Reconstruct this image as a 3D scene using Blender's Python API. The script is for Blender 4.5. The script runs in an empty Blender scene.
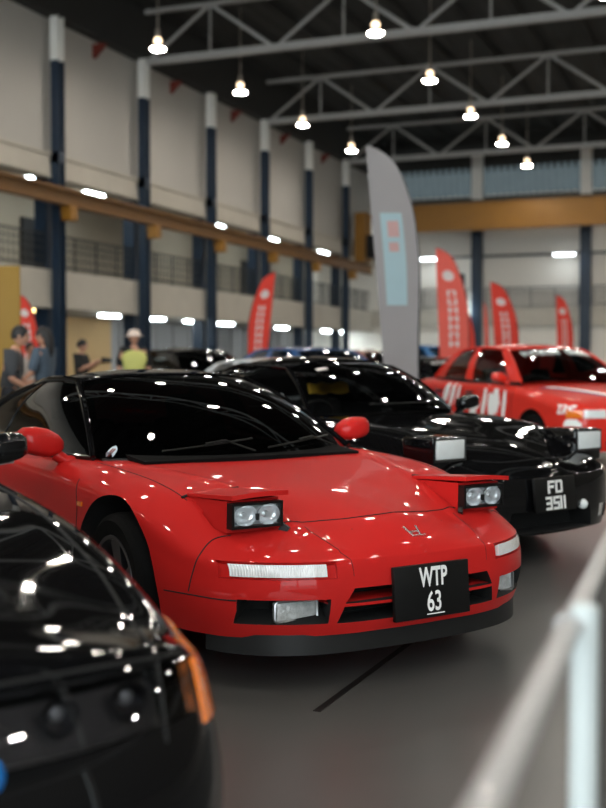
import bpy, bmesh, math, random
import numpy as np
from mathutils import Vector, Matrix
from mathutils.bvhtree import BVHTree

random.seed(7)
sc = bpy.context.scene
COL = sc.collection
PI = math.pi
A = math.radians(21.7)          # the camera looks this far left of the hall's long axis (+Y)
CA, SA = math.cos(A), math.sin(A)
H = 1.225                       # camera height


def W(x, y, z=0.0):
    """a point right / ahead of the camera, in hall coordinates"""
    return Vector((x * CA - y * SA, x * SA + y * CA, z))


# ------------------------------------------------------------------ materials
def lin(c):
    c = c / 255.0
    return c / 12.92 if c <= 0.04045 else ((c + 0.055) / 1.055) ** 2.4


def rgb(r, g, b):
    return (lin(r), lin(g), lin(b), 1.0)


def mat(name, col, rough=0.5, metal=0.0, coat=0.0, vary=0.08, scale=6.0, emit=None, estr=0.0, bump=0.0, bscale=60.0, spec=0.5, crough=0.03):
    m = bpy.data.materials.new(name)
    m.use_nodes = True
    nt = m.node_tree
    p = nt.nodes['Principled BSDF']
    p.inputs['Base Color'].default_value = col
    p.inputs['Roughness'].default_value = rough
    p.inputs['Metallic'].default_value = metal
    p.inputs['Coat Weight'].default_value = coat
    p.inputs['Coat Roughness'].default_value = crough
    p.inputs['Specular IOR Level'].default_value = spec
    tc = nt.nodes.new('ShaderNodeTexCoord')
    if vary > 0:
        nz = nt.nodes.new('ShaderNodeTexNoise')
        nz.inputs['Scale'].default_value = scale
        nz.inputs['Detail'].default_value = 4
        nt.links.new(tc.outputs['Object'], nz.inputs['Vector'])
        mx = nt.nodes.new('ShaderNodeMix')
        mx.data_type = 'RGBA'
        mx.inputs['A'].default_value = tuple(max(0, v * (1 - vary)) for v in col[:3]) + (1,)
        mx.inputs['B'].default_value = tuple(min(1, v * (1 + vary)) for v in col[:3]) + (1,)
        nt.links.new(nz.outputs['Fac'], mx.inputs['Factor'])
        nt.links.new(mx.outputs['Result'], p.inputs['Base Color'])
    if bump > 0:
        n2 = nt.nodes.new('ShaderNodeTexNoise')
        n2.inputs['Scale'].default_value = bscale
        nt.links.new(tc.outputs['Object'], n2.inputs['Vector'])
        b = nt.nodes.new('ShaderNodeBump')
        b.inputs['Strength'].default_value = bump
        b.inputs['Distance'].default_value = 0.01
        nt.links.new(n2.outputs['Fac'], b.inputs['Height'])
        nt.links.new(b.outputs['Normal'], p.inputs['Normal'])
    if emit is not None:
        p.inputs['Emission Color'].default_value = emit
        p.inputs['Emission Strength'].default_value = estr
    return m


def glass(name, tint, rough=0.0, f0=0.06):
    m = bpy.data.materials.new(name)
    m.use_nodes = True
    nt = m.node_tree
    nt.nodes.clear()
    out = nt.nodes.new('ShaderNodeOutputMaterial')
    mix = nt.nodes.new('ShaderNodeMixShader')
    tr = nt.nodes.new('ShaderNodeBsdfTransparent')
    tr.inputs['Color'].default_value = tint
    gl = nt.nodes.new('ShaderNodeBsdfGlossy')
    gl.inputs['Roughness'].default_value = rough
    gl.inputs['Color'].default_value = (0.95, 0.97, 1, 1)
    fr = nt.nodes.new('ShaderNodeFresnel')
    fr.inputs['IOR'].default_value = 1.5
    nt.links.new(fr.outputs['Fac'], mix.inputs['Fac'])
    nt.links.new(tr.outputs['BSDF'], mix.inputs[1])
    nt.links.new(gl.outputs['BSDF'], mix.inputs[2])
    nt.links.new(mix.outputs['Shader'], out.inputs['Surface'])
    return m


def fabric(name, col, through=0.35):
    """banner cloth: lets some light through"""
    m = mat(name, col, 0.8, vary=0.06, scale=3, bump=0.25, bscale=5)
    nt = m.node_tree
    p = nt.nodes['Principled BSDF']
    out = nt.nodes['Material Output']
    t = nt.nodes.new('ShaderNodeBsdfTranslucent')
    t.inputs['Color'].default_value = col
    mx = nt.nodes.new('ShaderNodeMixShader')
    mx.inputs['Fac'].default_value = through
    nt.links.new(p.outputs['BSDF'], mx.inputs[1])
    nt.links.new(t.outputs['BSDF'], mx.inputs[2])
    nt.links.new(mx.outputs['Shader'], out.inputs['Surface'])
    return m


M = {}
M['red'] = mat('glossy_red_paint', (0.52, 0.017, 0.015, 1), 0.5, coat=0.42, vary=0.02, spec=0.05)
M['red_rally'] = mat('bright_red_paint', (0.66, 0.026, 0.014, 1), 0.5, coat=0.7, vary=0.02, spec=0.15)
M['black'] = mat('glossy_black_paint', (0.0035, 0.0035, 0.004, 1), 0.5, coat=1.0, vary=0.05, spec=0.0)
M['black_far'] = mat('black_paint', (0.006, 0.006, 0.007, 1), 0.5, coat=0.8, vary=0.05, spec=0.0)
M['white_paint'] = mat('white_paint', (0.55, 0.56, 0.57, 1), 0.35, coat=0.8, vary=0.02)
M['blue_paint'] = mat('blue_paint', (0.01, 0.07, 0.22, 1), 0.35, coat=0.9, vary=0.02)
M['azure_paint'] = mat('azure_paint', (0.012, 0.16, 0.42, 1), 0.35, coat=0.9, vary=0.02)
M['rust_paint'] = mat('rust_red_paint', (0.18, 0.03, 0.012, 1), 0.4, coat=0.7, vary=0.02)
M['plastic'] = mat('black_plastic', (0.008, 0.008, 0.008, 1), 0.5, vary=0.1)
M['satin'] = mat('satin_black_trim', (0.005, 0.005, 0.005, 1), 0.45, coat=0.15, vary=0.05, spec=.25)
M['dash'] = mat('matte_dashboard', (0.006, 0.006, 0.006, 1), 0.95, vary=0.1, spec=0.05)
M['void'] = mat('dark_recess', (0.004, 0.004, 0.004, 1), 0.8, vary=0.1)
M['rubber'] = mat('tyre_rubber', (0.005, 0.005, 0.005, 1), 0.8, vary=0.15, scale=30, spec=.1)
M['alloy'] = mat('silver_alloy', (0.5, 0.5, 0.52, 1), 0.28, metal=1.0, vary=0.03)
M['dark_alloy'] = mat('dark_grey_alloy', (0.10, 0.10, 0.11, 1), 0.35, metal=0.9, vary=0.05)
M['lamp_grey'] = mat('grey_lamp_backing', (0.10, 0.10, 0.105, 1), 0.4, metal=0.4, vary=0.3, scale=12)
M['white_alloy'] = mat('white_alloy', (0.6, 0.6, 0.6, 1), 0.4, vary=0.03)
M['chrome'] = mat('chrome_reflector', (0.92, 0.93, 0.94, 1), 0.18, metal=0.5, vary=0.02)
M['emblem'] = mat('smoked_chrome', (0.75, 0.72, 0.70, 1), 0.2, metal=0.8, vary=0.02)
M['tinted'] = glass('dark_tinted_glass', (0.035, 0.04, 0.04, 1))
M['window'] = glass('tinted_car_glass', (0.30, 0.33, 0.33, 1))
M['pale_tint'] = glass('lightly_tinted_glass', (0.62, 0.64, 0.64, 1))
M['clear'] = glass('clear_lens_glass', (0.93, 0.95, 0.96, 1))
M['smoked'] = glass('smoked_lens_glass', (0.74, 0.74, 0.75, 1), 0.02)
M['mirror'] = mat('mirror_glass', (0.8, 0.8, 0.82, 1), 0.03, metal=1.0, vary=0)
M['seat'] = mat('dark_seat_cloth', (0.012, 0.012, 0.013, 1), 0.9, vary=0.2, scale=40)
M['yellow_cloth'] = mat('yellow_cloth', (0.80, 0.46, 0.04, 1), 0.85, vary=0.2, scale=14, bump=0.3)
M['white_mark'] = mat('white_lettering', (0.88, 0.88, 0.86, 1), 0.5, vary=0.02)
M['dull_mark'] = mat('faded_white_print', (0.62, 0.56, 0.54, 1), 0.7, vary=0.05)
M['amber'] = mat('amber_lens', (0.85, 0.20, 0.015, 1), 0.15, coat=1.0, vary=0.1, scale=30)
M['ribbed'] = mat('ribbed_clear_lens', (0.88, 0.88, 0.86, 1), 0.16, metal=0.0, coat=1.0, vary=0.25, scale=18, bump=0.3, bscale=40)
M['fogglass'] = mat('fog_lamp_glass', (0.60, 0.61, 0.60, 1), 0.12, metal=0.1, coat=1.0, vary=0.45, scale=45, bump=0.6, bscale=60)
M['frost'] = mat('frosted_lamp_glass', (0.80, 0.84, 0.84, 1), 0.25, metal=0.1, coat=1.0, vary=0.12, scale=10, bump=0.2, bscale=20)
M['blue_badge'] = mat('blue_badge', (0.01, 0.16, 0.5, 1), 0.2, coat=1.0, vary=0.05)
M['paper'] = mat('pale_blue_sticker', (0.55, 0.66, 0.75, 1), 0.5, vary=0.05)
M['ink'] = mat('sticker_ink', (0.30, 0.10, 0.08, 1), 0.5, vary=0.1)


def wave_bump(m, scale, direction='Y', strength=0.6):
    nt = m.node_tree
    p = nt.nodes['Principled BSDF']
    tc = nt.nodes.new('ShaderNodeTexCoord')
    w = nt.nodes.new('ShaderNodeTexWave')
    w.bands_direction = direction
    w.inputs['Scale'].default_value = scale
    w.inputs['Distortion'].default_value = 0
    nt.links.new(tc.outputs['Object'], w.inputs['Vector'])
    b = nt.nodes.new('ShaderNodeBump')
    b.inputs['Strength'].default_value = strength
    b.inputs['Distance'].default_value = 0.006
    nt.links.new(w.outputs['Fac'], b.inputs['Height'])
    nt.links.new(b.outputs['Normal'], p.inputs['Normal'])


wave_bump(M['ribbed'], 40, 'Y', 0.45)


# ------------------------------------------------------------------ splines and mesh building
def herm(t, P, s):
    """interpolating spline through P at knots t, sampled at s (three-point tangents)"""
    t = np.asarray(t, float)
    P = np.asarray(P, float)
    one = P.ndim == 1
    if one:
        P = P[:, None]
    n = len(t)
    h = np.diff(t)
    d = np.diff(P, axis=0) / h[:, None]
    T = np.zeros_like(P)
    if n > 2:
        w = h[:-1] / (h[:-1] + h[1:])
        T[1:-1] = d[:-1] * (1 - w)[:, None] + d[1:] * w[:, None]
        T[0] = 1.5 * d[0] - 0.5 * T[1]
        T[-1] = 1.5 * d[-1] - 0.5 * T[-2]
    else:
        T[:] = d[0]
    s = np.clip(np.asarray(s, float), t[0], t[-1])
    k = np.clip(np.searchsorted(t, s, side='right') - 1, 0, n - 2)
    x = ((s - t[k]) / h[k])[:, None]
    hk = h[k][:, None]
    r = (2 * x ** 3 - 3 * x ** 2 + 1) * P[k] + (x ** 3 - 2 * x ** 2 + x) * hk * T[k] \
        + (-2 * x ** 3 + 3 * x ** 2) * P[k + 1] + (x ** 3 - x ** 2) * hk * T[k + 1]
    return r[:, 0] if one else r


def chord(P):
    P = np.asarray(P, float)
    d = np.sqrt((np.diff(P, axis=0) ** 2).sum(1)) ** 0.75 + 1e-9
    return np.concatenate([[0], np.cumsum(d)])


def curve(P, n):
    P = np.asarray(P, float)
    if len(P) == 2:
        return P[0] + (P[1] - P[0]) * np.linspace(0, 1, n)[:, None]
    t = chord(P)
    return herm(t, P, np.linspace(0, t[-1], n))


def tab(pairs):
    """table x -> value as a smooth function"""
    pairs = sorted(pairs)
    t = np.array([p[0] for p in pairs], float)
    v = np.array([p[1] for p in pairs], float)
    return lambda x: herm(t, v, np.atleast_1d(np.asarray(x, float)))


class MB:
    def __init__(s):
        s.v, s.f, s.m = [], [], []

    def add(s, vs, fs, X=None, mi=0):
        o = len(s.v)
        for p in vs:
            p = Vector(p)
            s.v.append(tuple(X @ p) if X is not None else tuple(p))
        for f in fs:
            s.f.append(tuple(i + o for i in f))
            s.m.append(mi)
        return s

    def box(s, c, d, X=None, bev=0.0, mi=0):
        bm = bmesh.new()
        bmesh.ops.create_cube(bm, size=1.0)
        for v in bm.verts:
            v.co = Vector((v.co.x * d[0] + c[0], v.co.y * d[1] + c[1], v.co.z * d[2] + c[2]))
        if bev > 0:
            bmesh.ops.bevel(bm, geom=list(bm.edges), offset=bev, segments=2, profile=0.5, affect='EDGES')
        bm.verts.index_update()
        s.add([v.co for v in bm.verts], [[v.index for v in f.verts] for f in bm.faces], X, mi)
        bm.free()
        return s

    def tube(s, pts, r, n=8, caps=True, sx=1.0, X=None, mi=0, up=None):
        pts = [Vector(p) for p in pts]
        k = len(pts)
        rs = r if hasattr(r, '__len__') else [r] * k
        vs, fs = [], []
        ref = Vector(up) if up is not None else None
        for i, p in enumerate(pts):
            d = (pts[min(i + 1, k - 1)] - pts[max(i - 1, 0)]).normalized()
            if ref is None:
                ref = Vector((0, 0, 1)) if abs(d.z) < 0.9 else Vector((1, 0, 0))
            a = d.cross(ref).normalized()
            b = a.cross(d).normalized()
            if up is None:
                ref = b
            for j in range(n):
                an = 2 * PI * j / n
                vs.append(p + (a * math.cos(an) * sx + b * math.sin(an)) * rs[i])
        for i in range(k - 1):
            for j in range(n):
                fs.append((i * n + j, i * n + (j + 1) % n, (i + 1) * n + (j + 1) % n, (i + 1) * n + j))
        if caps:
            fs.append(tuple(range(n - 1, -1, -1)))
            fs.append(tuple(range((k - 1) * n, k * n)))
        return s.add(vs, fs, X, mi)

    def bar(s, p0, p1, w, h=None, up=(0, 0, 1), mi=0):
        """square bar between two points"""
        h = h or w
        p0, p1 = Vector(p0), Vector(p1)
        d = (p1 - p0).normalized()
        u = Vector(up)
        if abs(d.dot(u)) > 0.98:
            u = Vector((1, 0, 0))
        a = d.cross(u).normalized() * w / 2
        b = a.cross(d).normalized() * h / 2
        vs = [p + x for p in (p0, p1) for x in (a + b, -a + b, -a - b, a - b)]
        return s.add(vs, [(0, 1, 2, 3), (7, 6, 5, 4), (0, 4, 5, 1), (1, 5, 6, 2), (2, 6, 7, 3), (3, 7, 4, 0)], None, mi)

    def lathe(s, prof, n=32, X=None, mi=0, closed=False):
        vs, fs = [], []
        k = len(prof)
        for r, z in prof:
            r = max(r, 1e-5)
            for j in range(n):
                a = 2 * PI * j / n
                vs.append((r * math.cos(a), r * math.sin(a), z))
        rng = range(k) if closed else range(k - 1)
        for i in rng:
            for j in range(n):
                i2 = (i + 1) % k
                fs.append((i * n + j, i * n + (j + 1) % n, i2 * n + (j + 1) % n, i2 * n + j))
        return s.add(vs, fs, X, mi)

    def ball(s, c, r, nu=16, nv=10, X=None, mi=0):
        vs, fs = [], []
        r = r if hasattr(r, '__len__') else (r, r, r)
        for i in range(nv + 1):
            th = PI * i / nv
            for j in range(nu):
                ph = 2 * PI * j / nu
                vs.append((c[0] + r[0] * math.sin(th) * math.cos(ph), c[1] + r[1] * math.sin(th) * math.sin(ph), c[2] + r[2] * math.cos(th)))
        for i in range(nv):
            for j in range(nu):
                fs.append((i * nu + j, i * nu + (j + 1) % nu, (i + 1) * nu + (j + 1) % nu, (i + 1) * nu + j))
        return s.add(vs, fs, X, mi)

    def grid(s, G, mi=0):
        G = np.asarray(G)
        a, b = G.shape[:2]
        fs = [(i * b + j, (i + 1) * b + j, (i + 1) * b + j + 1, i * b + j + 1) for i in range(a - 1) for j in range(b - 1)]
        return s.add(G.reshape(-1, 3), fs, None, mi)

    def slab(s, P, Q, mi=0):
        """closed solid between two grids of the same size"""
        P, Q = np.asarray(P), np.asarray(Q)
        a, b = P.shape[:2]
        n = a * b
        fs = []
        for i in range(a - 1):
            for j in range(b - 1):
                q = (i * b + j, (i + 1) * b + j, (i + 1) * b + j + 1, i * b + j + 1)
                fs.append(q)
                fs.append(tuple(x + n for x in reversed(q)))
        ring = [i * b for i in range(a)] + [(a - 1) * b + j for j in range(1, b)] + [i * b + b - 1 for i in range(a - 2, -1, -1)] + [j for j in range(b - 2, 0, -1)]
        for i in range(len(ring)):
            p, q = ring[i], ring[(i + 1) % len(ring)]
            fs.append((q, p, p + n, q + n))
        return s.add(np.concatenate([P.reshape(-1, 3), Q.reshape(-1, 3)]), fs, None, mi)

    def prism(s, poly, h0, h1, axis=2, X=None, mi=0):
        """polygon (a,b) extruded along an axis; the two other axes in order"""
        n = len(poly)

        def pt(a, b, h):
            return {0: (h, a, b), 1: (a, h, b), 2: (a, b, h)}[axis]
        vs = [pt(a, b, h0) for a, b in poly] + [pt(a, b, h1) for a, b in poly]
        fs = [tuple(range(n - 1, -1, -1)), tuple(range(n, 2 * n))] + [(i, (i + 1) % n, n + (i + 1) % n, n + i) for i in range(n)]
        return s.add(vs, fs, X, mi)

    def mesh(s, name, mats, sharp=35, merge=0.0, smooth=True):
        me = bpy.data.meshes.new(name)
        me.from_pydata([tuple(map(float, v)) for v in s.v], [], s.f)
        me.polygons.foreach_set('material_index', s.m)
        bm = bmesh.new()
        bm.from_mesh(me)
        bmesh.ops.remove_doubles(bm, verts=[v for v in bm.verts], dist=3e-5)
        if merge > 0:
            bmesh.ops.remove_doubles(bm, verts=list(bm.verts), dist=merge)
            bmesh.ops.dissolve_degenerate(bm, dist=merge * 0.5, edges=list(bm.edges))
            bmesh.ops.delete(bm, geom=[e for e in bm.edges if not e.link_faces], context='EDGES')
            bmesh.ops.delete(bm, geom=[v for v in bm.verts if not v.link_faces], context='VERTS')
            bmesh.ops.holes_fill(bm, edges=[e for e in bm.edges if e.is_boundary], sides=0)
        bmesh.ops.recalc_face_normals(bm, faces=list(bm.faces))
        bm.to_mesh(me)
        bm.free()
        for m in (mats if isinstance(mats, (list, tuple)) else [mats]):
            me.materials.append(m)
        if smooth:
            me.polygons.foreach_set('use_smooth', [True] * len(me.polygons))
            me.set_sharp_from_angle(angle=math.radians(sharp))
        return me

    def build(s, name, mats, parent=None, **k):
        return link(name, s.mesh(name, mats, **k), parent)


def link(name, me, parent=None):
    o = bpy.data.objects.new(name, me)
    COL.objects.link(o)
    o.parent = parent
    return o


def thing(name, label, cat, loc=(0, 0, 0), rz=0.0, group=None):
    o = bpy.data.objects.new(name, None)
    COL.objects.link(o)
    o.location = loc
    o.rotation_euler = (0, 0, rz)
    o.empty_display_size = 0.2
    return tag(o, label, cat, group)


def tag(o, label, cat, group=None):
    o['label'] = label
    o['category'] = cat
    if group:
        o['group'] = group
    return o


def struct(name, mb, mats, **k):
    o = mb.build(name, mats, None, **k)
    o['kind'] = 'structure'
    return o


def dup(root, loc, rz, label, group=None):
    r = root.copy()
    COL.objects.link(r)
    r.location = loc
    r.rotation_euler = (0, 0, rz)
    r['label'] = label
    if group:
        r['group'] = group
    for ch in list(root.children):
        c = ch.copy()
        COL.objects.link(c)
        c.parent = r
        for g in list(ch.children):
            d = g.copy()
            COL.objects.link(d)
            d.parent = c
    return r


def text_mesh(txt, size, weight=0.0, sx=1.0, depth=0.002):
    cu = bpy.data.curves.new('lettering', 'FONT')
    cu.body = txt
    cu.size = size
    cu.align_x = 'CENTER'
    cu.offset = weight
    cu.extrude = depth
    cu.resolution_u = 3
    o = bpy.data.objects.new('lettering', cu)
    COL.objects.link(o)
    dg = bpy.context.evaluated_depsgraph_get()
    dg.update()
    me = bpy.data.meshes.new_from_object(o.evaluated_get(dg))
    bpy.data.objects.remove(o)
    vs = [Vector((v.co.x * sx, v.co.y, v.co.z)) for v in me.vertices]
    fs = [tuple(p.vertices) for p in me.polygons]
    bpy.data.meshes.remove(me)
    return vs, fs


def coons(c0, c1, d0, d1, nu, nv, bulge=0.0, bdir=None):
    """patch between curve c0 (v=0) and c1 (v=1), sides d0 (u=0) and d1 (u=1)"""
    C0, C1, D0, D1 = curve(c0, nu), curve(c1, nu), curve(d0, nv), curve(d1, nv)
    u = np.linspace(0, 1, nu)[:, None, None]
    v = np.linspace(0, 1, nv)[None, :, None]
    S = (1 - v) * C0[:, None] + v * C1[:, None] + (1 - u) * D0[None] + u * D1[None]
    S = S - ((1 - u) * (1 - v) * C0[0] + u * (1 - v) * C0[-1] + (1 - u) * v * C1[0] + u * v * C1[-1])
    if bulge:
        S = S + np.array(bdir) * bulge * (np.sin(PI * u) ** 0.8) * (np.sin(PI * v) ** 0.8)
    return S


def flip(P):
    return [(p[0], -p[1], p[2]) for p in P]


def whole(half):
    """half curve from the centre line (y=0) outwards -> full curve from -y to +y"""
    return [(p[0], -p[1], p[2]) for p in reversed(half[1:])] + list(half)


# ------------------------------------------------------------------ car bodies
class Body:
    def __init__(s, cfg):
        s.cfg = cfg
        plan = np.array([(p[0], p[1]) for p in cfg['plan']], float)
        cx = np.array([p[2] for p in cfg['plan']], float)
        zc, zk, yk, zsh, zs = (tab(cfg[k]) for k in ('zc', 'zk', 'yk', 'zsh', 'zs'))
        # half width for an x
        order = np.argsort(plan[:, 0])
        px, py = plan[order, 0], plan[order, 1]
        wy = lambda x: np.interp(x, px, py)
        T = np.gradient(plan, axis=0)
        T[0] = (0, 1)
        T[-1] = (0, -1)
        Nn = np.stack([T[:, 1], -T[:, 0]], 1)          # outward
        Nn /= np.linalg.norm(Nn, axis=1)[:, None]
        fr = cfg.get('levels', [0, .22, .48, .75, 1.0])
        ins = cfg.get('inset', [.030, .008, 0.0, .002, .014])
        fz = [.05, .12, .22, .36, .55, .78, 1.0]

        def zd(x, y):
            t = abs(y) / max(float(yk(x)[0]), .05)
            c, k = float(zc(x)[0]), float(zk(x)[0])
            if t <= 1:
                return c + (k - c) * (t * t * (3 - 2 * t))
            e = max(float(wy(x)) / float(yk(x)[0]) - 1, .03)
            q = min(1, (t - 1) / e)
            return k - (k - float(zsh(x)[0])) * q * q
        s.zd = zd
        ribs = []
        for i in range(len(plan)):
            x0 = plan[i, 0]
            z0, z1 = float(zs(x0)[0]), float(zsh(x0)[0])
            rib = [(plan[i, 0] * 1.0 - Nn[i, 0] * .03, 0.0, z0)]
            ti = cfg.get('topin')
            for kk, (f, q) in enumerate(zip(fr, ins)):
                if ti and kk >= 3:
                    q = ti[min(i, len(ti) - 1)] * (1.0 if kk == 4 else .30)
                p = plan[i] - Nn[i] * q
                y = p[1] if 0 < i < len(plan) - 1 else 0.0
                rib.append((p[0], max(y, 0), z0 + (z1 - z0) * f))
            e = np.array(rib[-1])
            c = np.array([cx[i], 0])
            corr = e[2] - zd(e[0], e[1])
            for f in fz:
                p = e[:2] + (c - e[:2]) * f
                rib.append((p[0], p[1], zd(p[0], p[1]) + corr * (1 - f) ** 4))
            ribs.append(rib)
        R = np.array(ribs)
        nu, nv = cfg.get('nu', 150), cfg.get('nv', 64)
        tu = chord(plan)
        tv = np.concatenate([[0], np.cumsum(np.sqrt((np.diff(R[len(R) // 2, 1:], axis=0) ** 2).sum(1)) ** 0.8)])
        su = np.linspace(0, tu[-1], nu)
        sv = np.linspace(0, tv[-1], nv)
        core = np.stack([herm(tv, R[i, 1:], sv) for i in range(len(R))])           # ribs x nv x 3
        G = np.stack([herm(tu, core[:, j], su) for j in range(nv)], 1)             # nu x nv x 3
        G[0, :, 1] = 0
        G[-1, :, 1] = 0
        G[:, -1, 1] = 0
        G[:, :, 1] = np.maximum(G[:, :, 1], 0)
        for _ in range(cfg.get('fair', 2)):                                        # fairing
            L = G.copy()
            L[1:-1, 1:-1] = .5 * G[1:-1, 1:-1] + .125 * (G[:-2, 1:-1] + G[2:, 1:-1] + G[1:-1, :-2] + G[1:-1, 2:])
            G = L
        if 'shape' in cfg:
            G = cfg['shape'](G)
        s.G = G
        mb = MB()
        bot = G[:, :1].copy()
        bot[:, :, 1] = 0
        half = np.concatenate([bot, G], 1)
        mb.grid(half)
        mir = half.copy()
        mir[:, :, 1] *= -1
        mb.grid(mir)
        s.me = mb.mesh(cfg['name'] + '_body', [cfg['paint'], M['void']], merge=1e-4, sharp=40)
        bm = bmesh.new()
        bm.from_mesh(s.me)
        s.bvh = BVHTree.FromBMesh(bm)
        bm.free()

    def ray(s, o, d):
        h = s.bvh.ray_cast(Vector(o), Vector(d).normalized())
        if h[0] is None:
            h = s.bvh.find_nearest(Vector(o) + Vector(d).normalized() * 2)
        return Vector(h[0]), Vector(h[1])

    def front(s, y, z):
        return s.ray((3, y, z), (-1, 0, 0))

    def side(s, x, z, sg=-1):
        return s.ray((x, 3 * sg, z), (0, -sg, 0))

    def top(s, x, y):
        return s.ray((x, y, 3), (0, 0, -1))

    def line(s, pts, kind, sg=-1, n=40, lift=0.0):
        out = []
        for p in curve([(a, b, 0) for a, b in pts], n):
            if kind == 'front':
                q, nn = s.front(p[0], p[1])
            elif kind == 'side':
                q, nn = s.side(p[0], p[1], sg)
            else:
                q, nn = s.top(p[0], p[1])
            out.append(q + nn * lift)
        return out

    def seam(s, mb, pts, kind, sg=-1, r=.0028, n=40):
        mb.tube(s.line(pts, kind, sg, n), r, 6)

    def band(s, kind, a0, a1, zlo, zhi, off_in, off_out, na=16, nb=5, sg=-1):
        """solid patch following the surface: a = y (front) or x (side); zlo/zhi: functions or numbers"""
        P = np.zeros((na, nb, 3))
        Q = P.copy()
        for i, a in enumerate(np.linspace(a0, a1, na)):
            lo = zlo(a) if callable(zlo) else zlo
            hi = zhi(a) if callable(zhi) else zhi
            for j, z in enumerate(np.linspace(lo, hi, nb)):
                p, n = (s.front(a, z) if kind == 'front' else s.side(a, z, sg) if kind == 'side' else s.top(a, z))
                P[i, j] = p - n * off_in
                Q[i, j] = p + n * off_out
        return P, Q

    def finish(s, cutter, root, name='body'):
        o = link(name, s.me, root)
        if cutter is not None:
            cm = cutter.mesh('cutter', [M['void'], s.cfg['paint']], merge=0)
            c = link('cutter', cm)
            md = o.modifiers.new('cut', 'BOOLEAN')
            md.operation = 'DIFFERENCE'
            md.object = c
            md.solver = 'EXACT'
            md.use_self = True
            md.material_mode = 'TRANSFER'
            root.location, keep = (0, 0, 0), root.location.copy()
            rot = root.rotation_euler.copy()
            root.rotation_euler = (0, 0, 0)
            dg = bpy.context.evaluated_depsgraph_get()
            dg.update()
            me = bpy.data.meshes.new_from_object(o.evaluated_get(dg), preserve_all_data_layers=True, depsgraph=dg)
            o.modifiers.clear()
            root.location = keep
            root.rotation_euler = rot
            bpy.data.objects.remove(c)
            me.name = s.cfg['name'] + '_body'
            me.polygons.foreach_set('use_smooth', [True] * len(me.polygons))
            me.set_sharp_from_angle(angle=math.radians(38))
            o.data = me
        return o


def wheel(parent, x, y, r, w, rimr, spokes, rim_mat, sp_w=.055):
    sg = 1 if y > 0 else -1
    X = Matrix.Translation((x, y, r)) @ Matrix.Rotation(-sg * PI / 2, 4, 'X')     # local +z -> outwards
    mb = MB()
    h = w / 2
    mb.lathe([(rimr + .006, h - .012), (rimr + .004, h), (rimr - .012, h - .002), (rimr - .022, h - .03), (rimr - .028, -h + .02), (rimr, -h + .01)], 40, X)
    for k in range(spokes):
        a = 2 * PI * k / spokes + .35
        R = X @ Matrix.Rotation(a, 4, 'Z')
        s0, s1 = .05, rimr - .015
        zz = h - .03
        mb.add([(s0, -sp_w * .42, zz), (s1, -sp_w * .62, zz + .015), (s1, sp_w * .62, zz + .015), (s0, sp_w * .42, zz),
                (s0, -sp_w * .42, zz - .04), (s1, -sp_w * .62, zz - .03), (s1, sp_w * .62, zz - .03), (s0, sp_w * .42, zz - .04)],
               [(0, 1, 2, 3), (7, 6, 5, 4), (0, 4, 5, 1), (1, 5, 6, 2), (2, 6, 7, 3), (3, 7, 4, 0)], R)
    mb.lathe([(.0, h - .018), (.032, h - .02), (.05, h - .028), (.062, h - .05), (.062, h - .08)], 24, X)
    o = mb.build('wheel', rim_mat, parent, sharp=30)
    t = MB()
    t.lathe([(rimr, -h + .006), (rimr + .02, -h), (r - .03, -h - .004), (r - .006, -h + .015), (r, -h + .04), (r, h - .04), (r - .006, h - .015), (r - .03, h + .004), (rimr + .02, h), (rimr, h - .006)], 48, X)
    t.build('tyre', M['rubber'], o, sharp=30)
    d = MB()
    d.lathe([(.04, h - .10), (rimr - .05, h - .10), (rimr - .05, h - .12), (.04, h - .12)], 32, X)
    d.build('brake_disc', M['dark_alloy'], o, sharp=30)
    return o


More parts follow.
